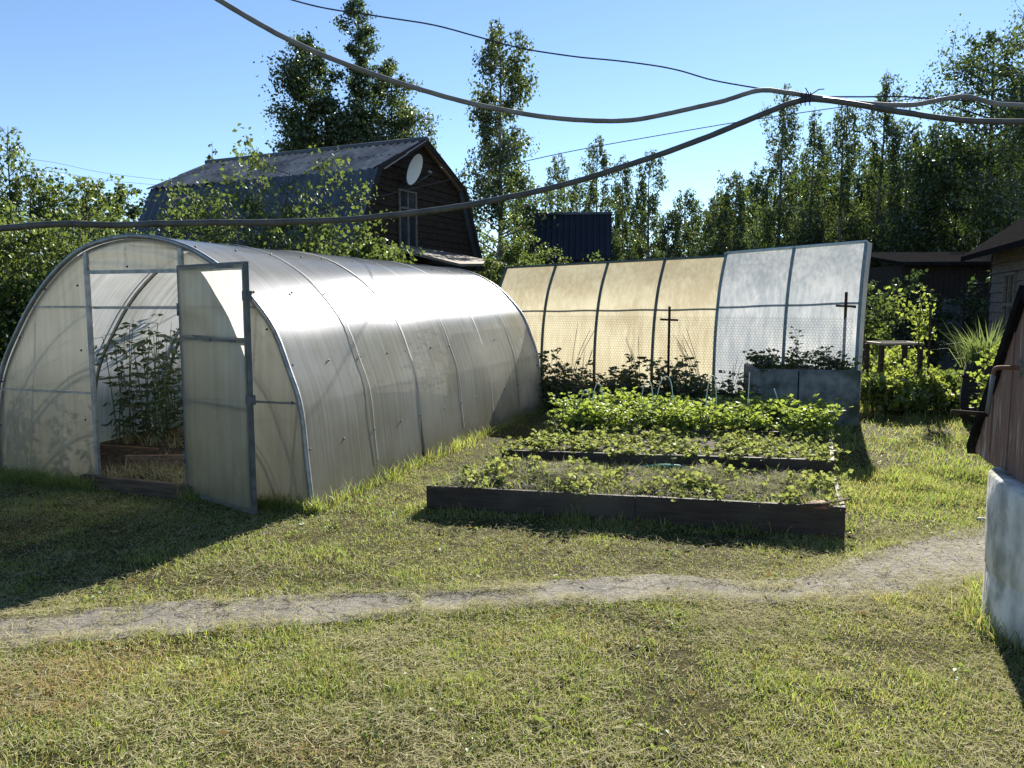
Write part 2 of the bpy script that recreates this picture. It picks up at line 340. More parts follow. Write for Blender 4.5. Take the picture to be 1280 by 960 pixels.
def tree(name, label, cat, base, H, Rmax, start, shape, nb, nl, ls, leafmat, barkmat, droop=0.0, up=.8, group=None, r0=None, jit=.16, hang=0.0, lean=(0, 0), multi=1):
    root = empty(name, (base[0], base[1], 0), 0, label, cat, group)
    r0 = r0 or H * .011
    tb = MB(); LP = []; LA = []
    per = max(1, nl // (nb * multi))
    for s in range(multi):
        off = np.array([rng.normal() * .12, rng.normal() * .12, 0]) * (multi > 1)
        ln = np.array(lean) + (rng.normal(size=2) * .12 * H if multi > 1 else 0)
        Hs = H * (1 if s == 0 else rng.uniform(.72, .96))
        zz = np.linspace(0, Hs, 12); t = zz / Hs
        tp = np.stack([off[0] + ln[0] * t + np.cumsum(rng.normal(0, .012 * H / 6, 12)), off[1] + ln[1] * t + np.cumsum(rng.normal(0, .012 * H / 6, 12)), zz], 1)
        tp[0, 2] = -.1
        tb.tube(tp, r0 * (1 - t * .93), 7)
        wts = np.array([max(.05, shape(((i + .5) / nb) ** .9)) for i in range(nb)]); wts = wts ** 1.15; wts /= wts.mean()
        for i in range(nb):
            per_i = max(8, int(per * wts[i]))
            tt = start + (1 - start) * ((i + rng.random()) / nb) ** .9 * .985
            p0 = np.array([np.interp(tt, t, tp[:, k]) for k in range(3)])
            az = i * 2.39996 + rng.normal() * .5
            Rl = Rmax * shape((tt - start) / (1 - start)) * rng.uniform(.55, 1.2)
            d = np.array([math.cos(az), math.sin(az), 0])
            u = np.linspace(0, 1, 6)
            bz = Rl * (up * u * rng.uniform(.7, 1.3) - droop * u * u)
            bp = p0 + d * (Rl * u)[:, None] + np.stack([rng.normal(0, .05 * Rl, 6) * u, rng.normal(0, .05 * Rl, 6) * u, bz], 1)
            br = r0 * .38 * (1 - tt * .7)
            tb.tube(bp, np.maximum(br * (1 - u * .85), .004), 4, caps=False)
            # twigs
            k = 8
            ends = [bp[-1]]
            for j in range(k):
                uu = rng.uniform(.4, 1.0); q = np.array([np.interp(uu, u, bp[:, a]) for a in range(3)])
                w = rng.normal(size=3) * np.array([1, 1, .6]) + d * .6; w /= np.linalg.norm(w)
                e = q + w * Rl * rng.uniform(.22, .5); e[2] += Rl * (.12 - .2 * droop)
                tb.tube([q, (q + e) / 2 + rng.normal(size=3) * .02, e], [br * .4 + .002, br * .3 + .002, .002], 3, caps=False)
                ends.append(e)
                m = per_i // (k + 1)
                a = rng.random(m)[:, None] ** .6 * 1.12
                LP.append(q + (e - q) * a + rng.normal(size=(m, 3)) * jit * .5 * max(Rl, .4) * np.array([1, 1, .8]))
            m = per_i - (per_i // (k + 1)) * k
            a = rng.uniform(.35, 1.08, m)
            Q = np.stack([np.interp(a, u, bp[:, b]) for b in range(3)], 1)
            LP.append(Q + rng.normal(size=(m, 3)) * jit * .6 * max(Rl, .4))
    P = np.concatenate(LP)
    if hang: P[:, 2] -= rng.random(len(P)) ** 1.6 * hang
    P[:, 2] = np.maximum(P[:, 2], .05)
    ax = rng.normal(size=P.shape); ax[:, 2] -= .5 + (1.2 if hang else 0)
    leaves_obj('crown', P, ls * rng.uniform(.5, 1.5, len(P)), ax, leafmat, root, .72)
    tb.build('trunk', barkmat, root)
    return root
sh_cone = lambda t: (1 - t) ** .8 * .95 + .06
sh_oval = lambda t: max(.1, math.sin(math.pi * (min(1, t * .92 + .1))) ** .7)
sh_col = lambda t: max(.12, min(1, .55 + t * 1.2) * (1 - t ** 2.2))
sh_birch = lambda t: max(.07, (1 - t) ** .62 * (.75 + .25 * math.sin(t * 9)) * min(1, .5 + t * 2.5))
sh_round = lambda t: max(.18, math.sqrt(max(0, 1 - (t * 1.15 - .35) ** 2 / .75)))

def herb(name, H, ns, nl, ls, leafmat, spread=.3, label=None, cat='plant', group=None, width=.6, lean=.4, stemr=.004, first=.15, up=.3):
    root = empty(name, (0, 0, 0), 0, label, cat, group)
    sb = MB(); P = []; A = []
    for i in range(ns):
        az = rng.uniform(0, 6.283); h = H * rng.uniform(.65, 1.05)
        b = np.array([rng.normal() * spread * .3, rng.normal() * spread * .3, 0])
        d = np.array([math.cos(az), math.sin(az), 0]) * spread * rng.uniform(.3, 1)
        u = np.linspace(0, 1, 5)
        sp = b + d * (u ** 1.5)[:, None]; sp[:, 2] = h * (u - lean * .25 * u * u); sp[0, 2] = -.03
        sb.tube(sp, stemr * (1.1 - .7 * u), 4, caps=False)
        for j in range(nl):
            uu = first + (1 - first) * (j + rng.random()) / nl
            q = np.array([np.interp(uu, u, sp[:, a]) for a in range(3)])
            az2 = j * 2.4 + rng.normal() * .4
            w = np.array([math.cos(az2), math.sin(az2), rng.normal() * .35 + up])
            # a compound leaf: three leaflets on a short petiole
            e = q + w * ls * .7
            for kk in (-.8, 0, .8):
                c, s_ = math.cos(kk), math.sin(kk)
                P.append(e if kk else e + w * ls * .25); A.append(np.array([w[0] * c - w[1] * s_, w[0] * s_ + w[1] * c, w[2] - .25 - .2 * rng.random()]))
    P = np.array(P); A = np.array(A)
    leaves_obj('foliage', P, ls * rng.uniform(.6, 1.25, len(P)), A, leafmat, root, width, .12)
    sb.build('stem', M['stem'], root)
    return root
def scatter_copies(protos, spots, smin=.8, smax=1.2, z=0.0):
    used = set(); outs = []
    for i, s in enumerate(spots):
        p = protos[i % len(protos)]
        o = p if p.name not in used else copy_tree(p)
        used.add(p.name)
        sc = rng.uniform(smin, smax)
        o.location = (s[0], s[1], s[2] if len(s) > 2 else z); o.rotation_euler = (0, 0, rng.uniform(0, 6.28)); o.scale = (sc, sc, sc * rng.uniform(.9, 1.1))
        outs.append(o)
    return outs

# ================================================================== GROUND
def in_poly(P, poly):
    x, y = P[:, 0], P[:, 1]; c = np.zeros(len(P), bool); n = len(poly); j = n - 1
    for i in range(n):
        xi, yi = poly[i][:2]; xj, yj = poly[j][:2]
        k = ((yi > y) != (yj > y)) & (x < (xj - xi) * (y - yi) / (yj - yi + 1e-12) + xi); c ^= k; j = i
    return c
def ground_mat():
    m, nt, out = nodes('earth_and_thatch')
    p = N(nt, 'ShaderNodeBsdfPrincipled', i_Roughness=.95); p.inputs['Specular IOR Level'].default_value = .1
    v = coords(nt)
    a = ramp(nt, noise(nt, v, 9, 6, .7), [(.3, (.028, .024, .012)), (.5, (.06, .055, .02)), (.7, (.12, .105, .045))])
    b = ramp(nt, noise(nt, v, 60, 3), [(.3, (.55, .55, .5)), (.7, (1.25, 1.2, 1.1))])
    nt.links.new(mixc(nt, 1.0, a, b, 'MULTIPLY'), p.inputs['Base Color'])
    nt.links.new(bump(nt, noise(nt, v, 40, 5, .7), .9, .03), p.inputs['Normal'])
    nt.links.new(p.outputs[0], out.inputs[0]); return m
M['ground'] = ground_mat()
g = MB()
xs = [-220, -60, -20, -8, -4, 0, 4, 8, 20, 60, 220]; ys = [-60, -10, 0, 3, 6, 9, 12, 20, 40, 90, 320]
gv = [(x, y, 0) for y in ys for x in xs]; nx = len(xs)
g.add(gv, [(j * nx + i, j * nx + i + 1, (j + 1) * nx + i + 1, (j + 1) * nx + i) for j in range(len(ys) - 1) for i in range(nx - 1)])
tag(g.build('ground', M['ground']), 'garden earth under the mown lawn, running back to the wood', 'ground', kind='structure')

# path: worn concrete strips across the lawn
up_px = [(-260, 800), (0, 773), (150, 758), (300, 746), (450, 741), (600, 735), (720, 724), (830, 719), (930, 727), (1000, 722), (1045, 706), (1090, 690), (1160, 672), (1240, 655), (1330, 648)]
lo_px = [(1330, 725), (1240, 722), (1170, 742), (1110, 752), (1040, 756), (960, 754), (850, 752), (720, 756), (600, 765), (480, 773), (350, 784), (200, 795), (0, 812), (-260, 846)]
PATH = [G(*p)[:2] for p in up_px + lo_px]
def path_mat():
    m, nt, out = nodes('worn_concrete_path')
    p = N(nt, 'ShaderNodeBsdfPrincipled', i_Roughness=.92); p.inputs['Specular IOR Level'].default_value = .2
    v = coords(nt)
    a = ramp(nt, noise(nt, v, 3.5, 7, .7), [(.3, (.10, .093, .082)), (.5, (.165, .153, .135)), (.68, (.24, .222, .195))])
    vo = N(nt, 'ShaderNodeTexVoronoi', feature='DISTANCE_TO_EDGE', i_Scale=1.3)
    d = nt.nodes.new('ShaderNodeVectorMath'); d.operation = 'ADD'
    nn = N(nt, 'ShaderNodeTexNoise', i_Scale=3.0, i_Detail=4); nt.links.new(v, nn.inputs['Vector'])
    nt.links.new(v, d.inputs[0]); nt.links.new(nn.outputs['Color'], d.inputs[1]); nt.links.new(d.outputs[0], vo.inputs['Vector'])
    cr = ramp(nt, vo.outputs['Distance'], [(0, (.3, .28, .22)), (.022, (1, 1, 1))])
    sp = ramp(nt, noise(nt, v, 90, 3), [(.35, (.75, .75, .72)), (.65, (1.2, 1.2, 1.15))])
    c = mixc(nt, 1.0, mixc(nt, 1.0, a, cr, 'MULTIPLY'), sp, 'MULTIPLY')
    nt.links.new(c, p.inputs['Base Color'])
    nt.links.new(bump(nt, noise(nt, v, 22, 6, .7), .7, .02), p.inputs['Normal'])
    nt.links.new(p.outputs[0], out.inputs[0]); return m
pm = bpy.data.meshes.new('path')
us = spline([(*p, 0) for p in PATH[:len(up_px)]], 6); lw = spline([(*p, 0) for p in PATH[len(up_px):]][::-1], 6)
k = min(len(us), len(lw)); ii = np.linspace(0, 1, 90)
def resample(A): return np.stack([np.interp(ii, np.linspace(0, 1, len(A)), A[:, c]) for c in range(3)], 1)
us, lw = resample(us), resample(lw)
us[:, 1] += rng.normal(0, .012, 90); lw[:, 1] += rng.normal(0, .012, 90)
V = []
for f in (0, .35, .7, 1):
    r_ = us * (1 - f) + lw * f; r_[:, 2] = .004 + .006 * math.sin(math.pi * f); V += [tuple(p) for p in r_]
pm.from_pydata(V, [], [(j * 90 + i, (j + 1) * 90 + i, (j + 1) * 90 + i + 1, j * 90 + i + 1) for j in range(3) for i in range(89)])
pm.update()
tag(link('path', pm, path_mat()), 'worn grey concrete path littered with dry grass clippings, crossing the lawn', 'path', kind='structure')
PATHPOLY = [tuple(p[:2]) for p in us] + [tuple(p[:2]) for p in lw[::-1]]

# ================================================================== GREENHOUSE
GY = R(19.3)
GA = np.array([-1.55, 5.85])
gx = np.array([math.cos(GY), -math.sin(GY)]); gy = np.array([math.sin(GY), math.cos(GY)])
def GH(x, y): return GA + gx * x + gy * y      # greenhouse frame to world
PROF0 = [(0, 0), (.04, .37), (.085, .81), (.185, 1.09), (.3, 1.37), (.445, 1.56), (.685, 1.79), (.91, 1.935), (1.14, 2.04), (1.45, 2.115), (1.74, 2.135), (2.06, 2.095), (2.34, 2.005), (2.63, 1.815), (2.885, 1.58), (3.12, 1.28), (3.28, 1.035), (3.38, .78), (3.43, .4), (3.42, 0.0)]
PR = spline([(-x * .972, z, 0) for x, z in PROF0], 4)[:, :2]
seg = np.concatenate([[0], np.cumsum(np.linalg.norm(np.diff(PR, axis=0), axis=1))]); LEN = seg[-1]
ARC = np.stack([np.interp(np.linspace(0, LEN, 65), seg, PR[:, k]) for k in range(2)], 1)   # right foot -> left foot
CEN = np.array([-1.67, .75])
def arc_off(d):
    T = np.gradient(ARC, axis=0); Nn = np.stack([T[:, 1], -T[:, 0]], 1); Nn /= np.linalg.norm(Nn, axis=1)[:, None]
    return ARC + Nn * d                        # outward for d > 0
T0 = np.gradient(ARC, axis=0)
if ((ARC - CEN) * np.stack([T0[:, 1], -T0[:, 0]], 1)).sum() < 0:
    _ao = arc_off; arc_off = lambda d: _ao(-d)
gh = empty('polycarbonate_greenhouse', (*GA, 0), -GY, 'long arched greenhouse of milky polycarbonate with its door standing open', 'greenhouse')
GL = 6.05
for i, (y0, y1, d) in enumerate(((-.02, 2.0, .016), (1.96, 4.0, .022), (3.95, GL, .016))):
    A = arc_off(d); ny = 15; V = []; UV = []
    for j in range(ny):
        f = j / (ny - 1)
        for q, (x, z) in enumerate(A):
            yy = y0 + (y1 - y0) * f
            lowz = max(0, 1 - z / .75) * (x > -1.7)
            if f > .5 and i < 2: yy -= (f - .5) * 2 * .13 * lowz ** 1.3
            w = .012 * math.sin(yy * 3.1 + z * 1.7 + i) * math.sin(q * .12)
            ox = lowz ** 1.5 * .03 * abs(f - .5) * (1 if x > -1.7 else -1)
            V.append((x + ox + w * .5, yy, z + w * .5)); UV.append((yy / 6, q / 64))
    n = len(A)
    Q = np.array([(j * n + k, j * n + k + 1, (j + 1) * n + k + 1, (j + 1) * n + k) for j in range(ny - 1) for k in range(n - 1)])
    link('roof_sheet', np_mesh('roof_sheet', np.array(V), [Q], smooth=True, uv=UV), M['poly'], gh)
for j in range(7):
    y = .02 + j * 1.0
    A = arc_off(-.016); MB().tube(np.stack([A[:, 0], np.full(65, y), A[:, 1]], 1), .0165, 4, flat=True).build('rib', M['steel'], gh)
for j in range(1, 6):
    hw = .009 if j % 2 else .017; y = .02 + j * 1.0 - (0 if j % 2 else .03); V = []
    for (x, z), (x2, z2), (x3, z3), (x4, z4) in zip(arc_off(.0235), arc_off(.0255), arc_off(.0255), arc_off(.0235)):
        V += [(x, y - hw, z), (x2, y - hw * .7, z2), (x3, y + hw * .7, z3), (x4, y + hw, z4)]
    V = np.array(V)[4 * 2:4 * 63]; n = len(V) // 4
    Qs = np.array([(i * 4 + k, i * 4 + k + 1, i * 4 + k + 5, i * 4 + k + 4) for i in range(n - 1) for k in range(3)])
    link('seam_strip', np_mesh('seam_strip', V, [Qs], smooth=True), M['seam'], gh)
# rim profile on the front and back arches
for y in (-.022, GL):
    A = arc_off(.012); MB().tube(np.stack([A[:, 0], np.full(65, y), A[:, 1]], 1), .021, 6).build('arch_trim', M['steel'], gh)
def arc_x(z, side):                            # x of the arch at height z
    h = ARC[:33] if side > 0 else ARC[32:][::-1]
    return float(np.interp(z, h[:, 1], h[:, 0]))
for fz, sd in ((.82, 1), (.82, -1), (1.56, 1), (1.56, -1), (2.10, 0)):
    x = arc_x(fz, sd) - sd * .03 if sd else -1.74
    if sd == 0: fz -= .0
    MB().bar((x, .04, fz - (.02 if sd == 0 else 0)), (x, GL - .04, fz - (.02 if sd == 0 else 0)), .022).build('rail', M['steel'], gh)
# end wall cladding pieces, cut to the arch
def clad(name, xa, xb, y, za, mat, nz=1, zt=None):
    """panel between xa and xb from za up to the arch (or to zt)"""
    xsn = np.linspace(xa, xb, 26); V = []
    top = ARC[np.argsort(ARC[:, 0])]
    rows = 14
    for x in xsn:
        # upper limit of the arch at this x
        k = ARC[(ARC[:, 1] > .9)]; k = k[np.argsort(k[:, 0])]
        hi = np.interp(x, k[:, 0], k[:, 1]) if k[0, 0] <= x <= k[-1, 0] else .9
        if zt: hi = min(hi, zt)
        for r_ in range(rows): V.append((x, y + .006 * math.sin(x * 5 + r_ * .9), za + (hi - .012 - za) * r_ / (rows - 1)))
    n = rows
    Q = np.array([(i * n + r_, (i + 1) * n + r_, (i + 1) * n + r_ + 1, i * n + r_ + 1) for i in range(25) for r_ in range(n - 1)])
    return link(name, np_mesh(name, np.array(V), [Q], smooth=True), mat, gh)
def clad_side(name, x_in, y, za, mat, side):
    """panel from a vertical inner edge to the arch flank"""
    zs = np.linspace(za, 2.0, 40); V = []; cols = 16
    for z in zs:
        xo = arc_x(z, side)
        if side > 0 and xo < x_in: xo = x_in
        if side < 0 and xo > x_in: xo = x_in
        for c in range(cols):
            f = c / (cols - 1); V.append((x_in + (xo - x_in) * f, y + .005 * math.sin(f * 4 + z * 4), z))
    Q = np.array([(i * cols + c, i * cols + c + 1, (i + 1) * cols + c + 1, (i + 1) * cols + c) for i in range(39) for c in range(cols - 1)])
    return link(name, np_mesh(name, np.array(V), [Q], smooth=True), mat, gh)
XL, XR = -2.16, -1.165                           # door posts
clad_side('end_panel', XR, .0, .02, M['poly_end'], 1)
clad_side('end_panel', XL, .0, .02, M['poly_end'], -1)
clad('top_panel', XL, XR, .0, 1.87, M['poly_end'])
xs2 = arc_x(.5, -1)
clad_side('back_panel', -1.67, GL - .03, .05, M['poly_end'], 1)
clad_side('back_panel', -1.67, GL - .03, .05, M['poly_end'], -1)
def ztop(x):
    k = ARC[(ARC[:, 1] > .9)]; k = k[np.argsort(k[:, 0])]; return float(np.interp(x, k[:, 0], k[:, 1]))
for x in (XL, XR):
    MB().bar((x, -.012, .02), (x, -.012, ztop(x) - .02), .036, .028).build('door_post', M['steel'], gh)
MB().bar((XL, -.012, 1.86), (XR, -.012, 1.86), .03).build('door_lintel', M['steel'], gh)
for za in (.83, 1.57):
    MB().bar((arc_x(za, -1) + .02, -.012, za), (XL - .018, -.012, za), .016).build('end_rail', M['steel'], gh)
    MB().bar((XR + .018, -.012, za), (arc_x(za, 1) - .02, -.012, za), .016).build('end_rail', M['steel'], gh)
MB().bar((XL + .02, .03, 1.56), (XR - .02, .03, 1.56), .016).build('tie_bar', M['steel'], gh)
for yb in (0, GL):
    for sd, xa in ((1, XR), (-1, XL)):
        MB().bar((xa, yb - .012, .03), (arc_x(.06, sd), yb - .012, .03), .022).build('bottom_rail', M['steel'], gh)
MB().box(XL - .12, XR + .15, -.1, -.035, -.03, .125, .008).build('sill_board', M['plank_brown'], gh)
MB().box(-3.3, -.02, .0, .03, -.05, .018).build('base_board', M['board'], gh)
MB().box(-.05, -.0, .03, GL, -.05, .05).build('base_board', M['board'], gh)
MB().box(-3.34, -3.29, .03, GL, -.05, .05).build('base_board', M['board'], gh)
# screws with washers
def washer(p, n):
    n = np.array(n, float); n /= np.linalg.norm(n)
    return MB().tube([np.array(p), np.array(p) + n * .006, np.array(p) + n * .012], [.010, .009, .004], 8)
T = np.gradient(ARC, axis=0)
A = arc_off(.017)
for j, y in enumerate((.05, .53, 1.02, 1.52, 1.9, 2.52, 3.02, 3.5, 3.9, 4.5, 5.02, 5.55, 6.0)):
    for q in (5, 12, 19, 26):
        x, z = A[q]; o = np.array([x - CEN[0], 0, z - CEN[1]])
        washer((x, y + .03 * math.sin(j * 7 + q), z), o).build('screw', M['screw'], gh)
for x, z in ((-3.27, .5), (-3.21, .9), (-2.96, 1.3), (-2.62, 1.72), (-2.25, .6), (-2.25, 1.2), (-2.25, 1.75), (-1.7, 1.9), (-.35, 1.4), (-.14, .84)):
    washer((x, -.03, z), (0, -1, 0)).build('screw', M['screw'], gh)

# door: hinged on the right post, thrown wide open
HP = np.array([XR + .005, -.05]); DE = np.array([-.25, -.37]); dd = DE - HP; DW = np.linalg.norm(dd)
door = empty('door', (HP[0], HP[1], 0), math.atan2(dd[1], dd[0])); door.parent = gh
Z0, Z1, ZM = .04, 1.9, 1.31
fr = MB()
t_ = .042
fr.box(0, t_, -.015, .015, Z0, Z1); fr.box(DW - t_, DW, -.015, .015, Z0, Z1)
for z in (Z0, ZM, Z1 - t_): fr.box(t_, DW - t_, -.0145, .0145, z, z + t_)
fr.build('door_frame', M['steel_dark'], door)
def sheet(x0, x1, z0, z1, y, amp):
    V = []; n = 14
    for i in range(n):
        for j in range(n):
            x = x0 + (x1 - x0) * i / (n - 1); z = z0 + (z1 - z0) * j / (n - 1); V.append((x, y + amp * math.sin(i * .5) * math.sin(j * .7 + i * .2), z))
    Q = np.array([(i * n + j, (i + 1) * n + j, (i + 1) * n + j + 1, i * n + j + 1) for i in range(n - 1) for j in range(n - 1)])
    return np_mesh('pane', np.array(V), [Q], smooth=True)
link('pane', sheet(.02, DW - .02, Z0 + .02, ZM + .02, -.018, .006), M['poly_end'], door)
link('pane', sheet(.02, DW - .02, ZM + .022, Z1 - .02, -.018, .006), M['poly_end'], door)
MB().box(t_, DW - t_, -.01, .01, .815, .833).build('crossbar', M['steel'], door)
for z in (.35, .85, 1.55):
    MB().tube([(-.012, -.01, z - .05), (-.012, -.01, z + .05)], .011, 8).build('hinge', M['steel_dark'], door)
for z in (.86, 1.62):
    MB().box(DW - .03, DW + .02, -.03, .022, z, z + .07).build('latch', M['steel_dark'], door)
MB().box(.4, .47, -.03, -.0185, ZM + .002, ZM - .04 + .06).build('catch', M['steel_dark'], door)

# inside: soil, plank border, tomato plants, straw
soil = MB(); n = 20
V = []
for i in range(n):
    for j in range(n):
        x = -3.28 + 3.2 * i / (n - 1); y = .06 + 5.9 * j / (n - 1)
        V.append((x, y, .03 + .05 * rng.random() + (.12 if y > .95 else 0) * (x < -1.3 or x > -.9)))
soil.add(V, [(i * n + j, (i + 1) * n + j, (i + 1) * n + j + 1, i * n + j + 1) for i in range(n - 1) for j in range(n - 1)])
o = soil.build('soil', M['soil']); o.location = (*GA, 0); o.rotation_euler = (0, 0, -GY)
tag(o, 'dark crumbly soil covering the floor inside the greenhouse', 'soil', kind='structure')
def plank(name, p, q, h, th, mat, label, cat='board', z0=-.02, group=None):
    p = np.array(p, float); q = np.array(q, float); d = q - p; L = np.linalg.norm(d)
    o = MB().box(0, L, -th / 2, th / 2, z0, h, .006).build(name, mat); o.location = (p[0], p[1], 0); o.rotation_euler = (0, 0, math.atan2(d[1], d[0]))
    return tag(o, label, cat, group)
plank('bed_edging', GH(-2.3, .42), GH(-1.02, .95), .2, .03, M['plank_red'], 'dark brown plank edging the bed just inside the greenhouse door')
plank('bed_edging', GH(-3.2, .9), GH(-2.4, .92), .17, .03, M['plank_red'], 'short dark plank edging behind the left front panel of the greenhouse')
tproto = [herb('tomato_plant', h, ns, nl, .085, M['leaf_tomato'], .16, 'slender dark leafy plant growing in a row inside the greenhouse', 'plant', 'leafy plants inside the greenhouse', .38, .1, .006, .08, -.1) for h, ns, nl in ((1.15, 4, 15), (1.35, 5, 16), (1.0, 4, 14))]
sp = [(*GH(x, y), .12) for x, y in ((-3.1, 1.3), (-2.95, 1.05), (-2.8, 1.6), (-3.1, 1.9), (-2.55, 1.15), (-2.3, 1.35), (-2.15, 1.15), (-3.05, 1.5), (-2.75, 1.25), (-2.45, 1.5), (-2.85, 1.95), (-2.35, 1.95), (-2.1, 1.65), (-1.95, 2.15), (-2.6, 2.4), (-2.2, 2.6), (-3.0, 2.6), (-1.75, 2.75), (-2.7, 3.1), (-2.0, 3.2), (-.6, 1.9), (-.45, 2.8), (-.7, 3.6), (-.5, 4.5))]
scatter_copies(tproto, sp, .88, 1.12)

# ================================================================== GRASS, CLIPPINGS
def blades(P, L, W, lean, az, curl):
    """3-row blades: base pair, mid pair, tip"""
    n = len(P); d = np.stack([np.cos(az), np.sin(az), np.zeros(n)], 1)
    fa = az + rng.normal(0, 1.0, n) + math.pi / 2
    s = np.stack([np.cos(fa), np.sin(fa), np.zeros(n)], 1)
    cz, sz = np.cos(lean), np.sin(lean)
    m = P + d * (L * .5 * sz)[:, None]; m[:, 2] += L * .5 * cz
    l2 = lean + curl; t = m + d * (L * .5 * np.sin(l2))[:, None]; t[:, 2] += L * .5 * np.cos(l2)
    t[:, 2] = np.maximum(t[:, 2], P[:, 2] + .002)
    w = (W / 2)[:, None]
    V = np.stack([P - s * w, P + s * w, m - s * w * .85, m + s * w * .85, t], 1).reshape(-1, 3)
    i = np.arange(n) * 5
    return V, np.stack([i, i + 1, i + 3, i + 2], 1), np.stack([i + 2, i + 3, i + 4], 1)
def tufts(name, P, L0, L1, mats, kinds, label, cat, ln=.35):
    n = len(P); V, Q, T3 = blades(P, rng.uniform(L0, L1, n), rng.uniform(.003, .006, n), np.abs(rng.normal(ln, .3, n)), rng.uniform(0, 6.28, n), rng.uniform(.1, 1.0, n))
    return tag(link(name, np_mesh(name, V, [Q, T3], np.concatenate([kinds, kinds])), mats), label, cat, kind='stuff')
BEDS = []
def bed_frame(p00, p10, p01, p11): return [tuple(p[:2]) for p in (p00, p10, p11, p01)]
B1 = [G(533, 606, .2), G(1057, 637, .2), G(627, 561, .3), G(1043, 577, .3)]
B2l, B2r = G(627, 561, .3), G(1043, 577, .3)
B3l, B3r = G(690, 535, .33), G(1040, 542, .33)
B4l, B4r = B3l + np.array([.42, 1.25, 0]), B3r + np.array([.45, 1.35, 0])
BEDPOLY = [bed_frame(B1[0], B1[1], B2l, B2r), bed_frame(B2l, B2r, B3l, B3r), bed_frame(B3l, B3r, B4l, B4r)]
GHPOLY = [tuple(GH(*p)) for p in ((.03, -.06), (.03, GL), (-3.45, GL), (-3.45, -.06))]
WELL = np.array([2.95, 3.535])
BOXC = None
def vnoise(P, s, seed):
    r_ = np.random.default_rng(seed); n = 64; T = r_.random((n, n))
    x = P[:, 0] * s + 100; y = P[:, 1] * s + 100; xi = np.floor(x).astype(int); yi = np.floor(y).astype(int); fx = x - xi; fy = y - yi
    fx = fx * fx * (3 - 2 * fx); fy = fy * fy * (3 - 2 * fy)
    a = T[xi % n, yi % n]; b = T[(xi + 1) % n, yi % n]; c = T[xi % n, (yi + 1) % n]; d = T[(xi + 1) % n, (yi + 1) % n]
    return (a * (1 - fx) + b * fx) * (1 - fy) + (c * (1 - fx) + d * fx) * fy
def field(n, y0, y1, marg=1.3):
    y = y0 + (y1 - y0) * rng.random(n) ** 1.0
    half = y * .70 + marg
    keep = rng.random(n) < half / (y1 * .70 + marg)
    y = y[keep]; x = (rng.random(len(y)) * 2 - 1) * (y * .70 + marg)
    return np.stack([x, y, np.zeros(len(y))], 1)
def dist_edge(P, poly):
    d = np.full(len(P), 9.0); n = len(poly)
    for i in range(n):
        a = np.array(poly[i][:2]); b = np.array(poly[(i + 1) % n][:2]); ab = b - a
        t = np.clip(((P[:, :2] - a) @ ab) / (ab @ ab + 1e-12), 0, 1)
        d = np.minimum(d, np.linalg.norm(P[:, :2] - a - t[:, None] * ab, axis=1))
    return d
P = np.concatenate([field(520000, 2.0, 4.2), field(380000, 4.2, 7.2), field(210000, 7.2, 13.0, .6), field(60000, 13, 24, .5)])
ing = in_poly(P, GHPOLY); inp = in_poly(P, PATHPOLY); inb = np.zeros(len(P), bool)
for b in BEDPOLY: inb |= in_poly(P, b)
dp = dist_edge(P, PATHPOLY[::3])
inw = np.linalg.norm(P[:, :2] - WELL, axis=1) < .58
thin = vnoise(P, 1.7, 1) * .6 + vnoise(P, 5.1, 2) * .4
keep = ~ing & ~inb & ~inw & ~(inp & (rng.random(len(P)) > np.where(dp < .04 + .14 * vnoise(P, 6, 61) ** 2, .75, .03) + .30 * (vnoise(P, 4, 9) > .74)))
keep &= rng.random(len(P)) < np.clip(thin * 2.4 - .35, .22, 1)
P = P[keep]; n = len(P); dp = dist_edge(P, PATHPOLY[::3]); pin = in_poly(P, PATHPOLY)
dgh = dist_edge(P, GHPOLY); dbed = np.min([dist_edge(P, b) for b in BEDPOLY], axis=0)
lush = np.clip((P[:, 1] - 4.6) / 2, 0, 1) * np.clip((P[:, 0] - 1.8) / .8, 0, 1) + np.clip(1 - dgh / .35, 0, 1) * (dist_edge(P, [tuple(GH(XL - .1, -.1)), tuple(GH(XR + .2, -.1))]) > .35) * .9 * vnoise(P, 4, 71) + np.clip(1 - dbed / .22, 0, 1) * (P[:, 1] > 5.2)
lush = np.clip(lush, 0, 1)
tall = vnoise(P, 2.3, 3)
L = rng.uniform(.015, .040, n) * (.55 + 1.1 * tall * vnoise(P, 6.5, 12) * 1.6) * (1 + lush * rng.uniform(.5, 2.4, n))
edge = np.clip(1 - dp / .10, 0, 1) * ~pin; L *= 1 + .9 * edge * rng.random(n)
L *= np.where(P[:, 1] > 13, 2.2, 1)
W = rng.uniform(.0018, .0036, n) * (1 + P[:, 1] * .07) * (1 + .7 * lush)
lean = np.abs(rng.normal(.55, .35, n)); az = rng.uniform(0, 6.283, n); curl = rng.uniform(.1, .9, n)
kind = np.zeros(n, int); r_ = rng.random(n); dry = vnoise(P, .9, 4) * .5 + vnoise(P, 2.6, 5) * .5
kind[r_ < .26 + .55 * np.clip(dry - .25, 0, 1) + .12 * lush] = 1
rustc = [(*G(80, 850)[:2], .33), (*G(130, 830)[:2], .22), (*G(270, 845)[:2], .12), (*G(20, 870)[:2], .25), (*G(430, 945)[:2], .16), (*G(330, 950)[:2], .12), (*G(735, 660)[:2], .2), (*G(620, 800)[:2], .12)]
for x, y, s in rustc:
    kind[(np.hypot((P[:, 0] - x) / 1.4, P[:, 1] - y) < s * (.5 + .9 * vnoise(P, 7, 6))) & (rng.random(n) < .17)] = 3
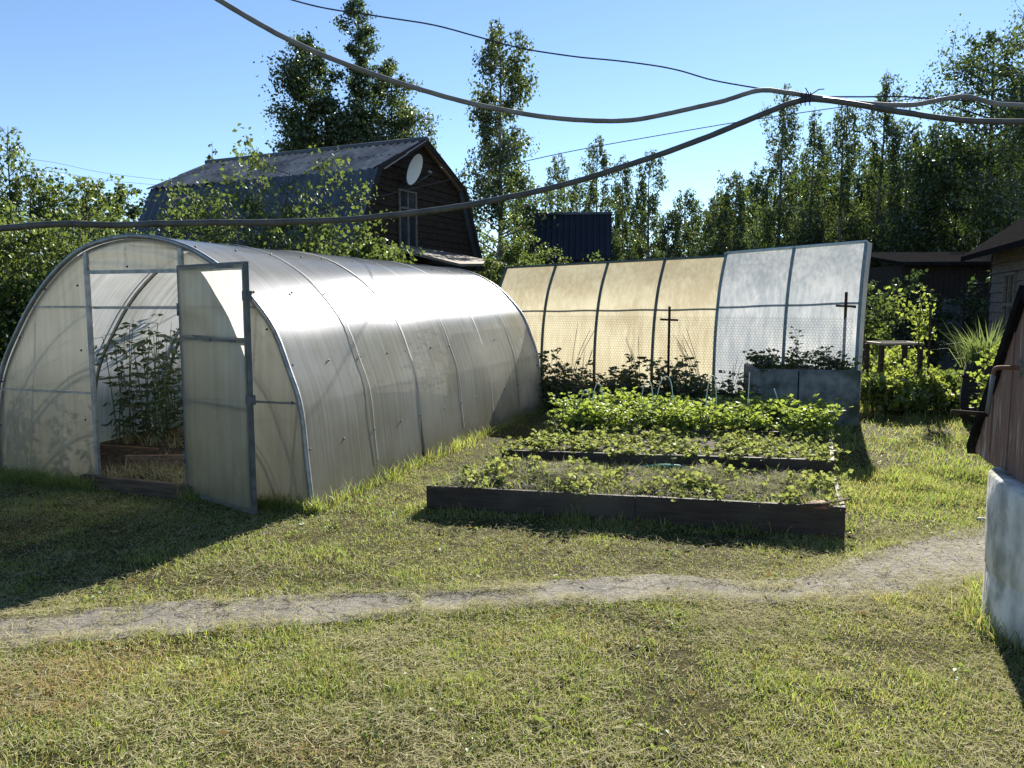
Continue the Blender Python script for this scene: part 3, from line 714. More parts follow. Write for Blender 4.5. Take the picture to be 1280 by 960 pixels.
# clippings: flat lying straw
flat = rng.random(n) < (.05 + .32 * vnoise(P, 2.6, 8) * vnoise(P, 8.0, 18) * 1.6) * (1 - .6 * lush)
flat |= pin & (rng.random(n) < .6)
kind[flat & (kind != 3)] = 2
lean[flat] = rng.uniform(1.25, 1.6, flat.sum()); curl[flat] = rng.uniform(-.15, .3, flat.sum()); L[flat] = rng.uniform(.025, .075, flat.sum()); W[flat] *= .75
P[:, 2] = np.where(flat, rng.uniform(.004, .03, n), -.004) + np.where(pin, .008, 0)
V, Q, T3 = blades(P, L, W, lean, az, curl)
o = link('grass', np_mesh('grass', V, [Q, T3], np.concatenate([kind, kind])), [M['grass_green'], M['grass_olive'], M['grass_straw'], M['grass_rust']])
tag(o, 'short mown lawn grass, sunlit yellow green with dry patches', 'grass', kind='stuff')
def along(n, x0, x1, y0, y1, z=0):
    c = rng.integers(0, 60, n); cx = rng.random(60); cy = rng.random(60); f = rng.random(n) < .6
    u = np.where(f, np.clip(cx[c] + rng.normal(0, .012, n), 0, 1), rng.random(n)); v = np.where(f, np.clip(cy[c] + rng.normal(0, .15, n), 0, 1), rng.random(n))
    X = x0 + (x1 - x0) * u; Y = y0 + (y1 - y0) * v
    W_ = GA[None] + X[:, None] * gx + Y[:, None] * gy; return np.concatenate([W_, np.full((n, 1), z)], 1)
Pt = np.concatenate([along(4200, -3.6, -2.1, -.16, -.03), along(1500, -1.2, .1, -.14, -.03), along(1500, .03, .12, -.1, 6.0), along(2500, -3.7, -3.4, -.1, 3)])
tufts('grass_tufts', Pt, .05, .2, [M['grass_green'], M['grass_olive']], (rng.random(len(Pt)) < .35).astype(int), 'unmown darker grass tufts along the foot of the greenhouse', 'grass')
tw_ = rng.uniform(0, 6.283, 1600); rw_ = .61 + np.abs(rng.normal(0, .05, 1600)); Pt = np.stack([WELL[0] + rw_ * np.cos(tw_), WELL[1] + rw_ * np.sin(tw_), np.zeros(1600)], 1)
tufts('grass_tufts', Pt[vnoise(Pt, 6, 81) > .4], .05, .16, [M['grass_green'], M['grass_olive']], (rng.random((vnoise(Pt, 6, 81) > .4).sum()) < .4).astype(int), 'unmown grass tufts around the foot of the well ring', 'grass')
Pt = np.concatenate([along(2600, -2.25, -1.0, .05, .9, .07), along(2200, -3.0, -1.2, .9, 2.2, .19)])
tufts('dry_straw', Pt, .06, .22, [M['hay'], M['grass_straw'], M['grass_rust'], M['grass_green']], rng.choice(4, len(Pt), p=[.35, .3, .25, .1]), 'dry straw and stubble strewn on the floor inside the greenhouse', 'straw', .9)
c = field(900, 2.2, 9.0); c = c[~in_poly(c, GHPOLY) & ~in_poly(c, PATHPOLY) & (vnoise(c, 1.3, 51) > .42)]
for b in BEDPOLY: c = c[~in_poly(c, b)]
k = 12; Pw = np.repeat(c, k, 0) + np.concatenate([rng.normal(0, .03, (len(c) * k, 2)), np.zeros((len(c) * k, 1))], 1); Pw[:, 2] = rng.uniform(.004, .03, len(Pw))
aw = rng.normal(size=Pw.shape); aw[:, 2] = rng.uniform(0, .5, len(Pw)); V, T3 = leaf_arrays(Pw, rng.uniform(.012, .035, len(Pw)), aw, .65, .1)
tag(link('clover_patches', np_mesh('clover_patches', V, [T3]), M['leaf_clover']), 'low broad leaved clover and weeds spread through the mown lawn', 'clover', kind='stuff')
c = field(420, 2.2, 8.0); c = c[~in_poly(c, GHPOLY)]
for b in BEDPOLY: c = c[~in_poly(c, b)]
c[:, 2] = rng.uniform(.015, .04, len(c)); a_ = rng.normal(size=c.shape); a_[:, 2] *= .25; V, T3 = leaf_arrays(c, rng.uniform(.02, .05, len(c)), a_, .6, .12)
tag(link('fallen_leaves', np_mesh('fallen_leaves', V, [T3]), M['leaf_fallen']), 'dry brown and yellow leaves fallen here and there on the lawn', 'leaves', kind='stuff')
# clippings strewn over the path and the long wisps over the lawn
Pc = np.concatenate([field(9000, 2.3, 6.5), np.array([[*(np.array(G(px, py))[:2]), 0] for px, py in zip(rng.uniform(1000, 1250, 7000), rng.uniform(655, 765, 7000))][:7000]),
                     np.array([[*(np.array(G(px, py))[:2]), 0] for px, py in zip(rng.uniform(-100, 1100, 9000), rng.uniform(715, 805, 9000))])])
cl = vnoise(Pc, 2.6, 21) * .6 + vnoise(Pc, 7, 22) * .4
Pc = Pc[(rng.random(len(Pc)) < np.clip(cl * 2.6 - .8, 0.03, .9)) & ~in_poly(Pc, GHPOLY) & ~in_poly(Pc, BEDPOLY[0])]; n = len(Pc)
Pc[:, 2] = rng.uniform(.012, .03, n)
V, Q, T3 = blades(Pc, rng.uniform(.03, .10, n), rng.uniform(.0018, .0036, n), rng.uniform(1.35, 1.62, n), rng.uniform(0, 6.28, n), rng.normal(0, .15, n))
tag(link('grass_clippings', np_mesh('grass_clippings', V, [Q, T3]), M['grass_straw']), 'dry straw coloured grass clippings scattered over path and lawn', 'clippings', kind='stuff')

# ================================================================== RAISED BEDS
def raised_bed(label, pl, pr, bl, br, h, back=True, side_h=None):
    c = np.array([pl[0], pl[1], 0]); d = pr - pl; a = math.atan2(d[1], d[0])
    root = empty('raised_bed', c, a, label, 'raised bed', 'plank edged vegetable beds in a row')
    ca, sa = math.cos(-a), math.sin(-a)
    lc = lambda p: np.array([(p[0] - c[0]) * ca - (p[1] - c[1]) * sa, (p[0] - c[0]) * sa + (p[1] - c[1]) * ca])
    P0, P1, P2, P3 = lc(pl), lc(pr), lc(br), lc(bl)
    m1 = P0 + (P1 - P0) * .53
    MB().hexa([(P0[0], 0, -.04), (m1[0], 0, -.04), (m1[0], .034, -.04), (P0[0], .034, -.04), (P0[0], 0, h - .012), (m1[0], 0, h), (m1[0], .034, h), (P0[0], .034, h - .012)]).build('front_board', M['board'], root)
    MB().hexa([(m1[0] + .004, -.006, -.04), (P1[0], -.006, -.04), (P1[0], .028, -.04), (m1[0] + .004, .028, -.04), (m1[0] + .004, -.006, h + .004), (P1[0], -.006, h + .012), (P1[0], .028, h + .012), (m1[0] + .004, .028, h + .004)]).build('front_board', M['board'], root)
    def side(p, q, mat, sh, off):
        v = q - p; L = np.linalg.norm(v); u = v / L; w = np.array([u[1], -u[0]]) * .03 * off
        s0 = p + u * .04; s1 = q - u * .02
        return MB().hexa([(*s0, -.04), (*s1, -.04), (*(s1 + w), -.04), (*(s0 + w), -.04), (*s0, sh), (*s1, sh), (*(s1 + w), sh), (*(s0 + w), sh)]).build('side_board', mat, root)
    side(P1, P2, M['board_pale'], h + .01, -1); side(P0, P3, M['board'], h - .01, 1)
    if back: side(P3 + np.array([.04, 0]), P2 - np.array([.04, 0]), M['board'], h - .02, 1)
    for p, s in ((P0, 1), (P1, -1)):
        MB().box(p[0] + (.03 if s > 0 else -.08), p[0] + (.08 if s > 0 else -.03), .04, .09, -.05, h - .03).build('corner_post', M['plank_brown'], root)
    # soil, mounded
    nx, ny = 40, 18; V = []
    for j in range(ny):
        for i in range(nx):
            fx, fy = i / (nx - 1), j / (ny - 1)
            p = (P0 * (1 - fx) + P1 * fx) * (1 - fy) + (P3 * (1 - fx) + P2 * fx) * fy
            ed = min(fx, 1 - fx, fy, 1 - fy)
            V.append((p[0] + (.05 if fx == 0 else -.05 if fx == 1 else 0), p[1] + (.045 if fy == 0 else -.03 if fy == 1 else 0), h - .07 + min(ed * .5, .06) + .03 * rng.random()))
    sm = MB(); sm.add(V, [(j * nx + i, j * nx + i + 1, (j + 1) * nx + i + 1, (j + 1) * nx + i) for j in range(ny - 1) for i in range(nx - 1)], True)
    sm.build('soil', M['soil'], root)
    return root
raised_bed('nearest plank bed, tall dark front board, mulched with dry hay', B1[0], B1[1], B2l, B2r, .205, False)
raised_bed('middle plank bed full of low yellow green strawberry plants', B2l, B2r, B3l, B3r, .3, False)
raised_bed('farthest plank bed, packed with bushy potato plants', B3l, B3r, B4l, B4r, .33, True)
def bilerp(q, fx, fy): return (q[0] * (1 - fx) + q[1] * fx) * (1 - fy) + (q[2] * (1 - fx) + q[3] * fx) * fy
Q1 = [B1[0], B1[1], B2l, B2r]; Q2 = [B2l, B2r, B3l, B3r]; Q3 = [B3l, B3r, B4l, B4r]
# hay mulch on the first bed
n = 60000
fx, fy = rng.uniform(.03, .97, n), rng.uniform(.05, .93, n)
Ph = np.array([bilerp(Q1, a, b) for a, b in zip(fx, fy)])
hn = vnoise(Ph, 2.6, 31) * .6 + vnoise(Ph, 6, 32) * .4
ok = rng.random(n) < np.clip(hn * 2.5 - .1, .45, 1); Ph = Ph[ok]; hn = hn[ok]; n = len(Ph)
ed = np.minimum(np.minimum(fx[ok], 1 - fx[ok]) * 3, np.minimum(fy[ok], 1 - fy[ok]) * 2)
Ph[:, 2] = .175 + rng.random(n) * np.clip(ed * 2, .1, 1) * (.03 + .17 * np.clip(hn - .28, 0, 1))
V, Qd, T3 = blades(Ph, rng.uniform(.03, .13, n), rng.uniform(.003, .008, n), rng.uniform(1.1, 1.9, n), rng.uniform(0, 6.28, n), rng.normal(.1, .5, n))
tag(link('hay_mulch', np_mesh('hay_mulch', V, [Qd, T3]), M['hay']), 'grey green dry hay mulch heaped over the nearest plank bed', 'hay', kind='stuff')
# small plants in beds
pp = [herb('squash_plant', h, ns, 5, ls, M['leaf_straw'], .16, 'low yellow green plant poking through the hay of the nearest bed', 'plant', 'low plants in the hay mulched bed', .8, .4, .003, .3) for h, ns, ls in ((.09, 5, .034), (.12, 6, .038), (.08, 5, .032), (.1, 5, .04))]
spots = [(*bilerp(Q1, a, b)[:2], .165) for a, b in zip(rng.uniform(.03, .97, 74), rng.uniform(.05, .75, 74))] + [(*bilerp(Q1, a, b)[:2], .17) for a, b in zip(rng.uniform(.03, .7, 24), rng.uniform(.62, .95, 24))][:9]
scatter_copies(pp, spots, .65, 1.25)
pp = [herb('strawberry_plant', h, ns, 4, ls, M['leaf_straw'], .14, 'small strawberry plant in the middle plank bed', 'plant', 'strawberry plants in the middle bed', .8, .4, .0025, .35) for h, ns, ls in ((.11, 6, .042), (.13, 7, .045), (.09, 6, .05), (.12, 6, .04))]
spots = [(*bilerp(Q2, (i + .5 + rng.normal() * .25) / 19, (j + .5 + rng.normal() * .25) / 7)[:2], .25) for i in range(19) for j in range(7)]
scatter_copies(pp, spots, .65, 1.1)
pp = [herb('potato_plant', h, ns, 10, ls, M['leaf_potato'], .26, 'bushy bright green potato plant in the farthest plank bed', 'plant', 'potato plants in the farthest bed', .62, .5, .005, .12) for h, ns, ls in ((.31, 11, .055), (.36, 12, .06), (.27, 11, .052), (.33, 10, .062))]
spots = [(*bilerp(Q3, (i + .5 + rng.normal() * .15) / 13, (j + .45 + rng.normal() * .1) / 3)[:2], .27) for i in range(13) for j in range(3)]
scatter_copies(pp, spots, .75, 1.1)
for Q_, nn, z_, l1, lab in ((Q1, 5200, .17, .15, 'grassy weeds and seedlings growing through the hay of the nearest bed'), (Q2, 4200, .25, .10, 'fine weeds and seedlings between the strawberry plants')):
    c_ = rng.random((150, 2)); pick = rng.integers(0, 150, nn); u_ = np.clip(c_[pick, 0] + rng.normal(0, .02, nn), .01, .99); v_ = np.clip(c_[pick, 1] + rng.normal(0, .05, nn), .02, .98)
    Pw = np.array([bilerp(Q_, a_, b_) for a_, b_ in zip(u_, v_)]); Pw[:, 2] = z_
    tufts('bed_weeds', Pw, .04, l1, [M['grass_green'], M['grass_olive'], M['leaf_clover']], rng.choice(3, nn, p=[.45, .3, .25]), lab, 'weeds', .6)
# hose hoops standing in the rear bed
for i, (px, py, w) in enumerate(((705, 488, .12), (722, 480, .14), (790, 476, .15), (812, 471, .2), (879, 470, .13), (935, 466, .05), (978, 486, -.6))):
    fy = .55; b = bilerp(Q3, np.clip((px - 690) / 350, 0.03, .97), fy); top = at(px, py, b[1])
    if w > .1: pts = spline([(b[0] - .02, b[1], .1), (b[0], b[1], top[2] * .75), (b[0] + w * .35, b[1], top[2]), (b[0] + w * .8, b[1] + .03, top[2] * .86), (b[0] + w, b[1] + .05, .12)], 6)
    else: pts = spline([(b[0] - w * .4, b[1], .1), (b[0] - w * .1, b[1], .35), (b[0] + w * .12, b[1], top[2])], 5)
    lab = ('pale hose hoop arching over the potato plants of the farthest bed' if w > .1 else 'upright pale hose end standing in the farthest bed, before the concrete tank' if w > 0 else 'slanting pale hose end sticking out of the farthest bed at its right')
    tag(MB().tube(pts, .0055, 6).build('hose_hoop', M['hoop']), lab, 'hose', 'pale hose hoops in the farthest bed' if w > .1 else None)
h0, h1 = bilerp(Q1, .42, .9), bilerp(Q1, .66, .86)
tag(MB().tube(spline([(*h0[:2], .2), (*((h0 + h1) / 2)[:2], .24), (*h1[:2], .2)], 6), .012, 6).build('garden_hose', M['hose']), 'teal garden hose lying in the hay against the middle bed', 'hose')
# rusty hand tool and lid on the corner of the first bed
tl = empty('hand_tool', (*G(1040, 629, .222)[:2], .222), R(24), 'dark rusty flat bar tool lying over the corner of the nearest bed', 'tool')
MB().bar((-.10, 0, .006), (.16, -.01, .018), .028, .008).build('blade', M['iron'], tl)
MB().tube([(-.28, .01, .004), (-.2, .005, .006), (-.1, 0, .006)], [.015, .017, .012], 8).build('handle', M['plank_brown'], tl)
ld = MB(); ld.lathe([(.0, .03), (.05, .028), (.085, .012), (.095, 0), (.0, 0)], 20)
o = ld.build('rusty_lid', M['iron_red']); o.location = (*G(1024, 632, .2)[:2], .2); tag(o, 'small rust brown lid lying on the hay beside the bar tool', 'lid')

# ================================================================== POLYCARBONATE FENCE
FR = math.atan2(-3.0, 5.1)
FO = np.array([-.35, 13.57])
fx_, fy_ = np.array([math.cos(FR), math.sin(FR)]), np.array([-math.sin(FR), math.cos(FR)])
def FE(x, y=0): return FO + fx_ * x + fy_ * y
fence = empty('polycarbonate_fence', (*FO, 0), FR, 'long curved polycarbonate screen on tube ribs, yellowed left and clear right', 'fence')
FPROF = spline([(0, .0, 0), (-.02, .5, 0), (0, .95, 0), (.07, 1.4, 0), (.22, 1.85, 0), (.5, 2.30, 0)], 6)[:, :2]
def fprof(x, clear=0):
    top = 2.24 + .022 * x if x < 3.95 else 2.37 + (x - 3.95) * .05
    return np.stack([FPROF[:, 0] + clear, FPROF[:, 1] * top / 2.30], 1)
edges_x = [0, 1.0, 1.98, 2.97, 3.95, 4.95, 5.92]
for i in range(6):
    x0, x1 = edges_x[i], edges_x[i + 1]; V = []; nx = 9
    for a in range(nx):
        x = x0 + (x1 - x0) * a / (nx - 1); pr = fprof(min(x, 3.949) if i < 4 else max(x, 3.951), .03)
        for y, z in pr:
            V.append((x, y + .008 * math.sin(a * .8 + z * 2), max(.24, z)))
    n = len(FPROF)
    Qf = np.array([(a * n + k, (a + 1) * n + k, (a + 1) * n + k + 1, a * n + k + 1) for a in range(nx - 1) for k in range(n - 1)])
    link('panel', np_mesh('panel', np.array(V), [Qf], smooth=True), M['poly_old'] if i < 4 else M['poly_new'], fence)
for i, x in enumerate(edges_x):
    pr = fprof(x if x != 3.95 else 3.951)
    MB().tube(np.stack([np.full(len(pr), x), pr[:, 0], pr[:, 1]], 1), .024, 6).build('rib', M['rib_green'] if i < 4 else M['rib_blue'], fence)
def rail(x0, x1, zf, mat, r_=.02, dy=0.0):
    P = []
    for x in (x0, x1):
        pr = fprof(x); zz = zf * pr[-1, 1]; P.append((x, np.interp(zz, pr[:, 1], pr[:, 0]) + dy, zz))
    MB().tube(P, r_, 6).build('rail', mat, fence)
rail(0, 3.94, 1.0, M['rib_green'], .022); rail(3.955, 5.92, 1.0, M['rail_pale'], .024)
rail(0, 3.94, .66, M['rail_pale'], .011, .075); rail(3.96, 5.92, .66, M['rail_pale'], .012, .075)
MB().box(0, 5.9, -.03, .02, -.05, .26).build('base_board', M['plank_dark'], fence)
pr = fprof(5.92); V = []
for y, z in pr: V += [(5.93, y, max(z, .2)), (5.96, y + .28 + .1 * z / 2.4, max(z, .2))]
link('side_strip', np_mesh('side_strip', np.array(V), [np.array([(2 * k, 2 * k + 1, 2 * k + 3, 2 * k + 2) for k in range(len(pr) - 1)])], smooth=True), M['poly_new'], fence)
# wire netting, real hexagons, tied in front of the sheets
def netting():
    cw, ch = .044, .052; V = []; Fq = []; wd = .0016
    prx = fprof(2)
    def pt(x, z):
        return np.array([x, np.interp(z, prx[:, 1], prx[:, 0]) - .028, z])
    def segm(a, b):
        pa, pb = pt(*a), pt(*b); d = pb - pa; s = np.array([-d[2], 0, d[0]]); s = s / np.linalg.norm(s) * wd
        k = len(V); V.extend([pa - s, pb - s, pb + s, pa + s]); Fq.append((k, k + 1, k + 2, k + 3))
    rows = int((1.42 - .28) / (ch * .75))
    for r_ in range(rows):
        z = .28 + r_ * ch * .75; off = (r_ % 2) * cw / 2
        for c in range(int(5.85 / cw)):
            x = .03 + c * cw + off
            segm((x, z), (x + cw / 2, z + ch * .25)); segm((x + cw / 2, z + ch * .25), (x + cw, z)); segm((x + cw / 2, z + ch * .25), (x + cw / 2, z + ch * .75))
    return np_mesh('netting', np.array(V), [np.array(Fq)])
link('netting', netting(), M['wire'], fence)

# iron crosses on poles
def cross(px, py_top, Y, w, label, thick=.035):
    t = at(px, py_top, Y); root = empty('cross_post', (t[0], t[1], 0), R(-15), label, 'post')
    MB().bar((.0, 0, -.1), (0, 0, t[2]), thick, thick).build('pole', M['iron'], root)
    MB().bar((-w / 2, -.02, t[2] - .19), (w / 2, -.02, t[2] - .20), .03, .03).build('crossbar', M['iron'], root)
cross(837, 383, 11.3, .26, 'dark iron cross shaped post before the yellowed fence panels')
cross(1058, 365, 10.75, .26, 'dark iron cross shaped post rising behind the concrete tank')

# concrete tank planter
bR = G(1073, 533); bL = bR + np.array([-1.32, .22, 0]); dv = bR - bL; a = math.atan2(dv[1], dv[0]); W_ = np.linalg.norm(dv)
tank = empty('concrete_tank', (bL[0], bL[1], 0), a, 'square dark mossy concrete tank overgrown with plants, before the clear fence panels', 'tank')
TH = .73
mb = MB()
mb.box(0, W_, 0, .09, -.05, TH, .012); mb.box(0, .09, .091, 1.0, -.05, TH - .003, .012); mb.box(W_ - .09, W_, .091, 1.0, -.05, TH - .003, .012); mb.box(.091, W_ - .091, .91, 1.0, -.05, TH - .006, .012)
mb.build('wall', M['concrete_dark'], tank)
MB().box(.091, W_ - .091, .091, .909, 0, TH - .05).build('soil', M['soil'], tank)
MB().box(W_ * .42, W_ * .42 + .015, -.004, .003, 0, TH - .02).build('crack_seam', M['tar'], tank)
ca, sa = math.cos(a), math.sin(a)
tw = lambda x, y: (bL[0] + x * ca - y * sa, bL[1] + x * sa + y * ca)
pp = [herb('tank_plant', h, ns, nl, ls, m, s, 'low leafy plant growing out of the top of the concrete tank', 'plant', 'plants growing in the concrete tank', .6, .5, .004, .1) for h, ns, nl, ls, m, s in ((.26, 8, 8, .055, M['leaf_weed'], .22), (.2, 7, 7, .05, M['leaf_bush'], .2), (.32, 6, 9, .045, M['leaf_weed'], .16))]
scatter_copies(pp, [(*tw(x, y), TH - .05) for x, y in ((.2, .2), (.45, .35), (.7, .3), (.6, .6), (.3, .6), (.95, .5), (1.05, .22), (1.2, .35), (.85, .2), (.15, .45), (1.15, .65), (.5, .15))], .8, 1.2)
o = herb('tank_sapling', .62, 1, 26, .05, M['leaf_bush'], .12, 'thin upright sapling standing taller than the tank plants', 'plant'); o.location = (*tw(.62, .4), TH - .05)

# weeds in front of the fence
pp = [herb('nettle', h, ns, nl, ls, M['leaf_weed'], s, 'dark weed growing along the foot of the polycarbonate fence', 'plant', 'weeds along the foot of the fence', .55, .3, .004, .2) for h, ns, nl, ls, s in ((.5, 6, 10, .075, .2), (.62, 5, 12, .08, .18), (.4, 6, 9, .07, .22), (.75, 4, 12, .075, .14))]
spots = [(*FE(x, y)[:2], 0) for x, y in zip(np.linspace(.9, 4.6, 58) + rng.normal(0, .08, 58), rng.uniform(-1.5, -.25, 58))]
scatter_copies(pp, spots, .75, 1.2)
def wisp(px, Y, H, lean, label):
    t = at(px, 480, Y); P0 = np.array([t[0], t[1], 0]); mb = MB()
    for k in range(3):
        l = lean + rng.normal() * .1; mb.tube(spline([P0 + [rng.normal() * .03, 0, 0], P0 + [l * .3, 0, H * .5], P0 + [l, .02, H * rng.uniform(.8, 1)]], 4) - P0, [.006] * 4 + [.004] * 4 + [.002], 4)
    o = mb.build('dry_stalk', M['sheet_tan']); o.location = P0; tag(o, label, 'stalk', 'dry stalks before the yellowed panels')
for px, H, l in ((712, 1.35, .28), (725, .9, .1), (800, 1.15, -.12), (868, 1.2, -.2), (878, 1.3, -.25), (850, .9, -.1), (915, .95, .1)):
    wisp(px, 12.0 if px < 760 else 11.6, H, l, 'thin dry stalk leaning before the polycarbonate fence')

# ================================================================== RIGHT SIDE OF THE YARD
# stand with pale rectangular top frame
tb0 = at(1102, 430, 11.6); stand = empty('frame_stand', (tb0[0], tb0[1], 0), R(4), 'stand of dark posts carrying a pale rectangular bar frame, amid yellow bushes', 'stand')
zt = tb0[2]; mb = MB(); wv, dv_ = .62, .5
for p, q in (((0, 0), (wv, 0)), ((wv, 0), (wv + .06, dv_)), ((wv + .06, dv_), (.05, dv_)), ((.05, dv_), (0, 0))):
    mb.bar((*p, zt), (*q, zt), .05, .035)
mb.build('top_frame', M['sheet_tan'], stand)
for p in ((0.01, 0.01), (wv, .01), (wv + .05, dv_), (.05, dv_)): MB().bar((*p, -.1), (*p, zt - .02), .06, .06).build('leg', M['plank_dark'], stand)
# grafted sapling with stake
sb = at(1157, 512, 11.3); tag(MB().tube([(0, 0, -.1), (.005, 0, .8), (-.01, 0, at(1155, 384, 11.3)[2])], .017, 6).build('garden_stake', M['iron'], loc=(sb[0], sb[1], 0)), 'thin dark upright stake beside the young pear sapling', 'stake')
sap = empty('sapling', (sb[0] - .1, sb[1] + .12, 0), 0, 'young sapling with sparse yellow green leaves leaning left, tied by a stake', 'tree')
tp = spline([(0, 0, 0), (.02, 0, .7), (0, 0, 1.2), (.0, .0, 1.75)], 5); mb = MB().tube(tp, np.linspace(.016, .005, len(tp)), 6)
LP = []
for q0, q1 in (((0, 0, 1.0), (.12, .05, 1.3)), ((0, 0, 1.15), (-.38, .05, 1.78)), ((0, 0, 1.3), (.2, 0, 1.5)), ((0, 0, 1.25), (-.2, -.1, 1.55)), ((0, 0, 1.1), (.14, -.1, 1.18)), ((0, 0, 1.4), (.04, 0, 1.78))):
    bp = spline([q0, (np.array(q0) + np.array(q1)) / 2 + [0, 0, .04], q1], 5); mb.tube(bp, np.linspace(.006, .002, len(bp)), 4)
    for b in bp[1:]: LP.append(b + rng.normal(size=(5, 3)) * .05)
mb.build('trunk', M['bark'], sap); LP = np.concatenate(LP); ax = rng.normal(size=LP.shape); ax[:, 2] -= .4
leaves_obj('crown', LP, .07 * rng.uniform(.7, 1.3, len(LP)), ax, M['leaf_currant'], sap, .6)

def bush(name, label, base, H, Rr, nl, ls, mat, group=None, multi=5, cat='bush', nb=9, start=.08):
    return tree(name, label, cat, base, H, Rr, start, sh_round, nb, nl, ls, mat, M['bark'], .1, .6, group, .014, .2, 0, (0, 0), multi)
for i, (px, Y, H, Rr, lab) in enumerate(((1098, 11.2, .58, .32, 'yellow green currant bush under the left end of the frame stand'), (1122, 11.8, .62, .4, 'sunlit yellow currant bush in the middle under the frame stand'), (1140, 11.1, .48, .3, 'low yellow green bush left of the thin stake'), (1182, 11.5, .5, .3, 'greener low bush right of the thin stake'), (1112, 12.8, .8, .45, 'yellow green bush behind the frame stand, against the dark shed'), (1195, 12.2, .48, .3, 'green low bush nearest the old barrel'))):
    p = at(px, 480, Y); bush('currant_bush', lab, p[:2], H, Rr, 2600, .062, M['leaf_currant'] if i not in (3, 5) else M['leaf_bush'], 'currant bushes by the frame stand')

# old barrel with tall grass
bp = G(1224, 530); brl = empty('old_barrel', (bp[0], bp[1], 0), 0, 'old dark barrel holding a clump of tall grass, left of the crank handle', 'barrel')
MB().lathe([(.0, 0), (.2, 0), (.235, .25), (.24, .42), (.225, .62), (.205, .82), (.18, .82), (.18, .76), (0, .76)], 24).build('body', M['plank_dark'], brl)
for z, r_ in ((.15, .226), (.62, .232)): MB().lathe([(r_ - .006, z), (r_ + .004, z), (r_ + .004, z + .04), (r_ - .006, z + .04)], 24).build('hoop', M['iron'], brl)
n = 420; Pg = np.stack([rng.normal(0, .09, n), rng.normal(0, .09, n), np.full(n, .75)], 1)
azg = np.arctan2(Pg[:, 1], Pg[:, 0]) + rng.normal(0, .6, n)
V, Qd, T3 = blades(Pg, rng.uniform(.3, .75, n), rng.uniform(.01, .017, n), np.abs(rng.normal(.3, .25, n)), azg, rng.uniform(.2, 1.3, n))
o = link('tall_grass', np_mesh('tall_grass', V, [Qd, T3]), M['blade_tall']); o.location = (bp[0], bp[1], 0); tag(o, 'clump of tall arching grass growing out of the old barrel', 'grass clump')
pb = at(1250, 470, 8.8); bush('currant_bush', 'dark leafy bush between old barrel and well', (pb[0] + .25, pb[1]), 1.25, .4, 1500, .06, M['leaf_potato'])

# ---- well
wy = R(19); well = empty('draw_well', (*WELL, 0), -wy, 'draw well with whitewashed concrete ring, brown plank gable and crank', 'well')
RH = .75
MB().lathe([(.595, -.05), (.60, .25), (.594, .262), (.60, .275), (.603, .45), (.604, .6), (.604, RH - .015), (.59, RH), (.50, RH), (.49, .2), (0, .2)], 56).build('ring', M['whitewash'], well)
ring = well.children[0]
for v in ring.data.vertices:
    t = math.atan2(v.co.y, v.co.x); k_ = 1 + .006 * math.sin(5 * t + v.co.z * 9) + .004 * math.sin(13 * t + 2)
    if v.co.z > RH - .03 and math.hypot(v.co.x, v.co.y) > .55: v.co.z -= max(0, .035 * math.sin(9 * t + 1) * math.sin(4 * t))
    v.co.x *= k_; v.co.y *= k_
# the plank gables face local -x and +x, roof ridge runs along x
HW, RISE, HD = .82, .88, .5
zb = RH + .005
def gable(xo, s):
    mb = MB(); npl = 15
    for i in range(npl):
        ya = -HW + 2 * HW * i / npl + .003; yb = -HW + 2 * HW * (i + 1) / npl - .003
        za = zb + RISE * (1 - abs(ya) / HW); zb_ = zb + RISE * (1 - abs(yb) / HW)
        dx = .003 * (i % 3); x0, x1 = xo - .011 + dx, xo + .011 + dx
        mb.hexa([(x0, ya, zb - .03), (x1, ya, zb - .03), (x1, yb, zb - .03), (x0, yb, zb - .03), (x0, ya, max(za, zb - .02)), (x1, ya, max(za, zb - .02)), (x1, yb, max(zb_, zb - .02)), (x0, yb, max(zb_, zb - .02))])
    return mb.build('gable', M['peel'], well)
gable(-HD, -1); gable(HD, 1)
for s in (-1, 1):
    mb = MB(); e = .07; x0, x1 = -HD - .035, HD + .035
    y_e, z_e = s * (HW + .05), zb - .05; y_r, z_r = -s * .0, zb + RISE + .012
    nrm = np.array([0, s * RISE, HW]); nrm = nrm / np.linalg.norm(nrm) * .06
    P4 = [np.array(p) for p in ((x0, y_e, z_e), (x1, y_e, z_e), (x1, y_r, z_r), (x0, y_r, z_r))]
    if s > 0: P4 = P4[::-1]
    mb.hexa([*P4, *[p + nrm for p in P4]]); mb.build('roof_slope', M['tar'], well)
cr = empty('crank', (-HD - .012, .04, zb + .53)); cr.parent = well
MB().tube(spline([(0.05, 0, 0), (-.08, 0, 0), (-.105, 0, -.012), (-.11, .0, -.04)], 4), .011, 8).build('axle', M['iron_red'], cr)
MB().tube([(-.11, 0, -.035), (-.125, .0, -.235)], .011, 8).build('arm', M['conduit'], cr)
MB().tube([(-.12, 0, -.235), (-.28, .02, -.23)], [.012, .012], 8).build('handle', M['iron'], cr)
MB().tube([(0.012, 0, 0), (.0, 0, 0)], .05, 16).build('axle_plate', M['plank_grey'], cr)

